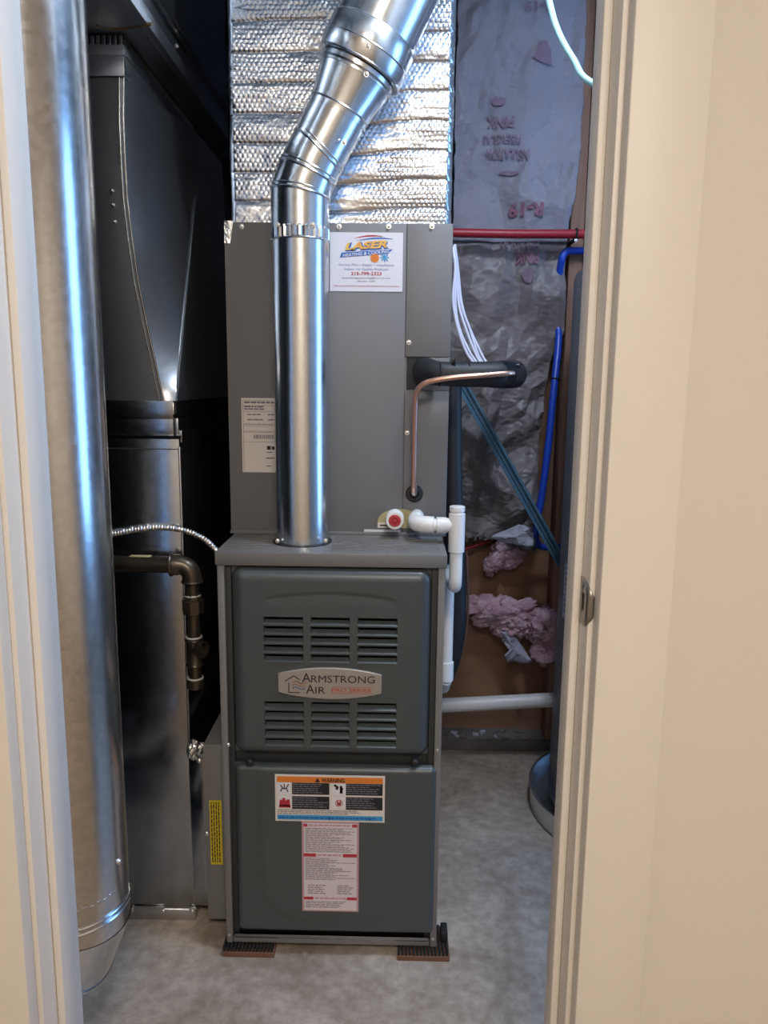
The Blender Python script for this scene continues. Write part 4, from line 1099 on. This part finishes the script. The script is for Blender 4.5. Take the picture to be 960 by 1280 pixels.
b1 = batt('insulation_batt', zsm - .012, 2.42, -.010, 'kraft', 'grey paper faced insulation batt above the red pipe')
b2 = batt('insulation_batt', P(640, 694, Y=BY_).z, zsm + .03, 0.0, 'kraftback', 'crumpled paper faced insulation batt with torn edge under the red pipe', bottom=bot)
# faded upside-down printing on the facing
def ink_y(dy): return lambda X, Z: batt_y(X, Z) + dy - .008
def bprint(t, px, py, hpx, wpx, par, dy, m='inkpink', bold=.03):
    q = P(px, py, Y=BY_); k = 2.36 / FPX
    lettering(t, q.x, q.z, 0, hpx * k / .72, m, par, width=wpx * k, bold=bold, rot=math.pi, warp=ink_y(dy))
M['inkpink2'] = mat('washed_out_red_print', '#895f70', 0.8)
M['inkpink3'] = mat('washed_out_pale_red_print', '#846c7c', 0.8)
bprint('R-19', 656, 264, 14, 40, b1, -.010, 'inkpink2', .05)
bprint('PINK', 624, 155, 13, 32, b1, -.010, 'inkpink3')
bprint('FIBERGLAS', 626, 177, 9, 44, b1, -.010, 'inkpink3', .02)
bprint('INSULATION', 634, 195, 11, 50, b1, -.010, 'inkpink3', .02)
bprint('R-19', 672, 13, 10, 30, b1, -.010, 'inkpink3')
bprint('FIBERGLAS', 649, 306, 10, 46, b2, 0, 'inkpink3', .02)
bprint('PINK', 658, 323, 14, 28, b2, 0, 'inkpink2', .03)
def patch(px, py, w, h, par, dy, m):
    q = P(px, py, Y=BY_); k = 2.36 / FPX; n = 9; rng = random.Random(px)
    out = [(q.x + w * k / 2 * math.cos(t) * rng.uniform(.6, 1.1), q.z + h * k / 2 * math.sin(t) * rng.uniform(.6, 1.1)) for t in [2 * math.pi * i / n for i in range(n)]]
    vs = [(q.x, q.z)] + out; Xs_ = np.array([v[0] for v in vs]); Zs_ = np.array([v[1] for v in vs]); Ys2 = ink_y(dy)(Xs_, Zs_)
    MB().add(list(zip(Xs_, Ys2, Zs_)), [(0, i + 1, (i + 1) % n + 1) for i in range(n)]).build('printed_mark', m, par, fix=False, smooth=0)
patch(678, 72, 26, 30, b1, -.010, 'inkpink3'); patch(624, 128, 22, 11, b1, -.010, 'inkpink3'); patch(637, 217, 26, 7, b1, -.010, 'inkpink3'); patch(660, 345, 18, 18, b2, 0, 'inkpink3')
# batt in the next bay, beyond the stud
zs = np.arange(.9, 2.42, .01); us = np.linspace(.545, .90, 40); Xn, Zn = np.meshgrid(us, zs)
o = grid_mesh('insulation_batt', Xn, STY - .004 - .12 * crumple(Xn, Zn, 12), Zn, 'kraft', None, smooth=45, label='paper faced insulation batt behind the water heater', cat='insulation', group='insulation batts on the back wall')
s = o.modifiers.new('thick', 'SOLIDIFY'); s.thickness = .02; s.offset = -1
zs = np.arange(.05, 2.42, .012); us = np.linspace(-.27, .05, 30); Xn, Zn = np.meshgrid(us, zs)
o = grid_mesh('insulation_batt', Xn, STY - .004 - .06 * crumple(Xn, Zn, 15), Zn, 'kraft', None, smooth=45, label='paper faced insulation batt behind the furnace', cat='insulation', group='insulation batts on the back wall')
s = o.modifiers.new('thick', 'SOLIDIFY'); s.thickness = .02; s.offset = -1

M['gapshade'] = mat('gap_shade_black', '#1c1b1f', 0.9)  # black colour stands in for the shade in the left gap
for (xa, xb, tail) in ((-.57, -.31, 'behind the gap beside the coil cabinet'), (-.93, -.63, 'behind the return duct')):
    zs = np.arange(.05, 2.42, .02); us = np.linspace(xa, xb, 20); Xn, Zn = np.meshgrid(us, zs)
    o = grid_mesh('insulation_batt', Xn, STY - .004 - .06 * crumple(Xn, Zn, 19), Zn, 'gapshade', None, smooth=45, label='black sheet added as shade ' + tail, cat='insulation', group='insulation batts on the back wall')  # black sheets added so the gap behind the ducts stays dark
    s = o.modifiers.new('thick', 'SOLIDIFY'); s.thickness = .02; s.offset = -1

# torn pink fibreglass
def fluff(name, lumps, label, seed, sub=5):
    mb = MB(); off = Vector((seed * 3.7, seed * 1.3, 0))
    for (c_, s_) in lumps:
        bm = bmesh.new(); bmesh.ops.create_icosphere(bm, subdivisions=sub, radius=1)
        for v in bm.verts:
            d = v.co.normalized(); w = Vector((d.x * s_[0], d.y * s_[1], d.z * s_[2])) + Vector(c_)
            n_ = mnoise.fractal(w * 26 + off, 1.0, 2.1, 5) * .55 + mnoise.ridged_multi_fractal(w * 55 + off, 1.0, 2.0, 4, 1.0, 2.0) * .16 - .12
            v.co = Vector(c_) + Vector((d.x * s_[0], d.y * s_[1], d.z * s_[2])) * max(.45, 1 + n_)
        mb.add([v.co[:] for v in bm.verts], [[v.index for v in f.verts] for f in bm.faces]); bm.free()
    return mb.build(name, 'pink', None, fix=False, smooth=60, label=label, cat='insulation')
def L_(px, py, Y, a, b, c_): return (P(px, py, Y=Y), (a, b, c_))
fluff('insulation_tuft', [L_(630, 688, 2.42, .050, .03, .030), L_(618, 702, 2.42, .032, .028, .034), L_(640, 697, 2.43, .034, .025, .03), L_(612, 716, 2.43, .016, .018, .016)], 'small tuft of pink fiberglass hanging from the torn paper', 1)
fluff('torn_insulation', [L_(600, 757, 2.40, .075, .04, .030), L_(640, 766, 2.39, .095, .045, .050), L_(675, 780, 2.39, .070, .05, .060), L_(682, 808, 2.40, .050, .04, .055), L_(640, 785, 2.40, .060, .04, .040), L_(612, 775, 2.41, .040, .03, .022)], 'large torn clump of pink fiberglass sagging above the white pipe', 2)
# pale paper scrap hanging from the clump
sc_px = [(628, 790), (640, 793), (655, 812), (664, 826), (652, 829), (634, 826), (630, 818), (636, 812), (627, 800)]
mb = MB(); ctr = P(643, 812, Y=2.345); ring_ = [P(px, py, Y=2.35 + .012 * ((i * 7) % 3 - 1)) for i, (px, py) in enumerate(sc_px)]
mb.add([ctr] + ring_, [(0, i + 1, (i + 1) % len(ring_) + 1) for i in range(len(ring_))])
scrap_ = o = mb.build('paper_scrap', 'scrap', None, smooth=60, label='pale torn paper scrap hanging under the large pink clump', cat='paper')
s = o.modifiers.new('thick', 'SOLIDIFY'); s.thickness = .003
# folded flap of paper on the torn edge
fp_px = [(613, 672), (630, 664), (648, 655), (664, 660), (671, 672), (668, 684), (650, 681), (630, 677)]
ring_ = [P(px, py, Y=2.285 + .010 * ((i * 5) % 3 - 1)) for i, (px, py) in enumerate(fp_px)]; ctr = P(645, 671, Y=2.268)
flap_ = o = MB().add([ctr] + ring_, [(0, i + 1, (i + 1) % 8 + 1) for i in range(8)]).build('facing_flap', 'scrap', b2, smooth=60, label='pale folded paper flap')
s = o.modifiers.new('thick', 'SOLIDIFY'); s.thickness = .003

def rumple(o, amp, seed):
    me = o.data; bm = bmesh.new(); bm.from_mesh(me); bmesh.ops.subdivide_edges(bm, edges=bm.edges[:], cuts=5, use_grid_fill=True)
    X = np.array([v.co.x for v in bm.verts]); Z = np.array([v.co.z for v in bm.verts]); H = (crumple(X * 2.2, Z * 2.2, seed) - .088) * amp
    for v, h_ in zip(bm.verts, H): v.co.y -= h_
    bm.to_mesh(me); bm.free(); me.polygons.foreach_set('use_smooth', [True] * len(me.polygons)); me.set_sharp_from_angle(angle=math.radians(14)); me.update()
rumple(scrap_, .45, 71); rumple(flap_, .40, 83)

# ------------------------------------------------------------------ tubing and cables on the back wall
rp_ = thing('red_pipe', P(640, 292, Y=2.300), 'red plastic water pipe running level across the back wall', 'pipe')
MB().sweep([(-.25, 2.300, P(568, 291, Y=2.300).z), P(568, 291, Y=2.300), P(640, 292.5, Y=2.298), P(733, 292.5, Y=2.300), (.9, 2.300, P(733, 292.5, Y=2.300).z)], .0125, 16).build('tube', 'redpex', rp_)
q = P(720, 292.5, Y=2.300); MB().ring(q, (1, 0, 0), .0135, .0035, 20).box(q.x - .004, q.x + .004, 2.300, STY + .002, q.z - .018, q.z - .010, .001).build('pipe_clamp', 'rubber', rp_)
screw(q + Vector((0, -.004, -.018)), rp_, r=.004)
bpts = [(.9, 2.352, P(733, 313, Y=2.352).z), P(734, 313.5, Y=2.352), P(714, 313.5, Y=2.352), P(706, 316, Y=2.352), P(702, 326, Y=2.352), P(699, 348, Y=2.3685), P(697.5, 400, Y=2.3685), P(698, 430, Y=2.345), P(692, 490, Y=2.300), P(685, 560, Y=2.280), P(677, 620, Y=2.278), P(670, 662, Y=2.290), P(671, 678, Y=2.35), P(678, 683.5, Y=2.375), P(700, 684, Y=2.375)]
bl = thing('blue_pipe', bpts[8], 'blue plastic water pipe bending down beside the stud', 'pipe')
MB().sweep(crv(bpts, 8), .0105, 16).build('tube', 'bluepex', bl)
q = P(694, 474, Y=2.311); MB().ring(q, P(690, 500, Y=2.297) - q, .0115, .003, 20).build('pipe_clamp', 'rubber', bl)
MB().sweep(crv([P(545, 697, Y=2.40), P(575, 688, Y=2.40), P(600, 680, Y=2.40), P(616, 672, Y=2.41), P(625, 655, Y=2.42)], 6), .0055, 10).build('red_tube', 'redpex', None, label='thin red tube passing behind the pink tuft', cat='pipe')
# teal diagonal brace, a channel with two rails
ta, tb_ = P(577, 480, Y=2.250), P(703, 705, Y=2.262); ax = (tb_ - ta).normalized(); nrm = Vector((ax.z, 0, -ax.x)).normalized()
br = thing('diagonal_brace', tb_, 'teal painted steel brace leaning diagonally across the insulation', 'brace')
def bar(o0, w, dy, t, name):
    vs = []
    for p in (ta, tb_):
        for (a, y) in ((o0 - w / 2, dy), (o0 + w / 2, dy), (o0 + w / 2, dy + t), (o0 - w / 2, dy + t)): vs.append(p + nrm * a + Vector((0, y, 0)))
    MB().add(vs, [(0, 1, 5, 4), (1, 2, 6, 5), (2, 3, 7, 6), (3, 0, 4, 7), (0, 3, 2, 1), (4, 5, 6, 7)]).build(name, 'teal', br, smooth=0)
bar(0, .030, .006, .003, 'web'); bar(-.0125, .007, -.006, .013, 'rail'); bar(.0125, .007, -.006, .013, 'rail'); bar(.001, .004, .001, .006, 'rail')
# bundle of white cables
descr = ['white cable hanging closest to the coil cabinet', 'second white cable out from the coil cabinet', 'middle white cable of the bundle beside the coil cabinet', 'fourth white cable out from the coil cabinet', 'white cable hanging farthest out from the coil cabinet']
for k in range(5):
    o_ = k * 1.0
    rk = random.Random(k + 3); j1, j2, j3 = rk.uniform(-3, 3), rk.uniform(-3, 3), rk.uniform(-2, 3)
    pts = [P(566 + k * .6, 310 - k, Y=1.83 + .008 * k), P(569 + k * .8, 335, Y=1.82 + .008 * k), P(567 + k * 2.6 + j1 * .5, 375 + k, Y=1.81 + .008 * k), P(572 + k * 4.2 + j2, 410, Y=1.80 + .008 * k), P(583 + k * 4.8 + j3, 440 + k * 1.5, Y=1.79 + .006 * k), P(596 + k * 4.5, 458 + k, Y=1.78 + .006 * k), P(610 + k * 4, 475 + k, Y=1.79)]
    MB().sweep(crv(pts, 8), .0034, 10).build('white_cable', 'wirewhite', None, label=descr[k], cat='cable', group='white cables beside the coil cabinet')
MB().sweep(crv([P(672, -60, Y=1.62), P(686, 0, Y=1.60), P(697, 38, Y=1.58), P(716, 73, Y=1.56), P(743, 105, Y=1.54), (.50, 1.52, P(770, 125, Y=1.52).z), (.8, 1.5, 1.66)], 8), .0062, 12).build('aqua_cable', 'wireteal', None, label='pale aqua cable sagging from above in front of the insulation', cat='cable')

# ------------------------------------------------------------------ water heater in its pan
HX, HY, HR = 0.694, 2.03, 0.245
wh = thing('water_heater', (HX, HY, .03), 'tall grey water heater standing in a round drain pan', 'water heater')
MB().lathe((HX, HY, .03), [(HR - .03, 0), (HR - .004, .004), (HR, .012), (HR, .11), (HR - .003, .112), (HR - .003, .118), (HR, .12), (HR, 1.43), (HR - .006, 1.45), (HR - .06, 1.47), (.02, 1.475)], seg=72).build('jacket', 'heater', wh)
for dx in (-.1, .1): MB().cyl((HX + dx, HY, 1.49), (HX + dx, HY, 1.70), .011, 14).build('water_nipple', 'copper', wh)
MB().cyl((HX, HY, 1.50), (HX, HY, 2.2), .045, 24).build('draft_vent', 'galv', wh)
def wlabel(a0, a1, z0, z1):
    mb = MB(); n = 10; vs = []
    for i in range(n + 1):
        a = math.radians(a0 + (a1 - a0) * i / n)
        for z in (z0, z1): vs.append((HX + (HR + .0012) * math.cos(a), HY + (HR + .0012) * math.sin(a), z))
    mb.add(vs, [(2*i, 2*i+2, 2*i+3, 2*i+1) for i in range(n)])
    return mb.build('heater_label', 'heaterlabel', wh, label='pale printed label')
zl0 = P(697, 773, Y=1.98).z; zl1 = P(701, 705, Y=1.98).z
wl_ = wlabel(188, 222, zl0, zl1)
mb = MB(); rng = random.Random(2)
for i in range(9):
    z = zl1 - .012 - i * (zl1 - zl0 - .02) / 9; a0 = 190; a1 = 220 - rng.random() * 12; n = 8; vs = []
    for k in range(n + 1):
        a = math.radians(a0 + (a1 - a0) * k / n)
        for dz in (-.0035, .0035): vs.append((HX + (HR + .0020) * math.cos(a), HY + (HR + .0020) * math.sin(a), z + dz))
    mb.add(vs, [(2*k, 2*k+2, 2*k+3, 2*k+1) for k in range(n)])
mb.build('label_print', 'inklight', wl_, kind='stuff')
pan = thing('drain_pan', (HX, HY, 0), 'shallow round metal drain pan under the water heater', 'drain pan')
PR = .298
MB().lathe((HX, HY, .001), [(.01, .0), (PR - .006, 0), (PR - .002, .004), (PR, .060), (PR + .004, .063), (PR + .004, .066), (PR - .003, .066), (PR - .005, .060), (PR - .009, .008), (PR - .014, .005), (.01, .005)], seg=96, cap=False).build('pan_shell', 'pan', pan, smooth=50)
MB().ring((HX, HY, .0665), (0, 0, 1), PR + .001, .003, 96).build('rolled_rim', 'pan', pan)
MB().lathe((HX, HY, .006), [(HR - .03, 0), (HR - .03, .024)], seg=40).build('support_disc', 'rubber', pan)
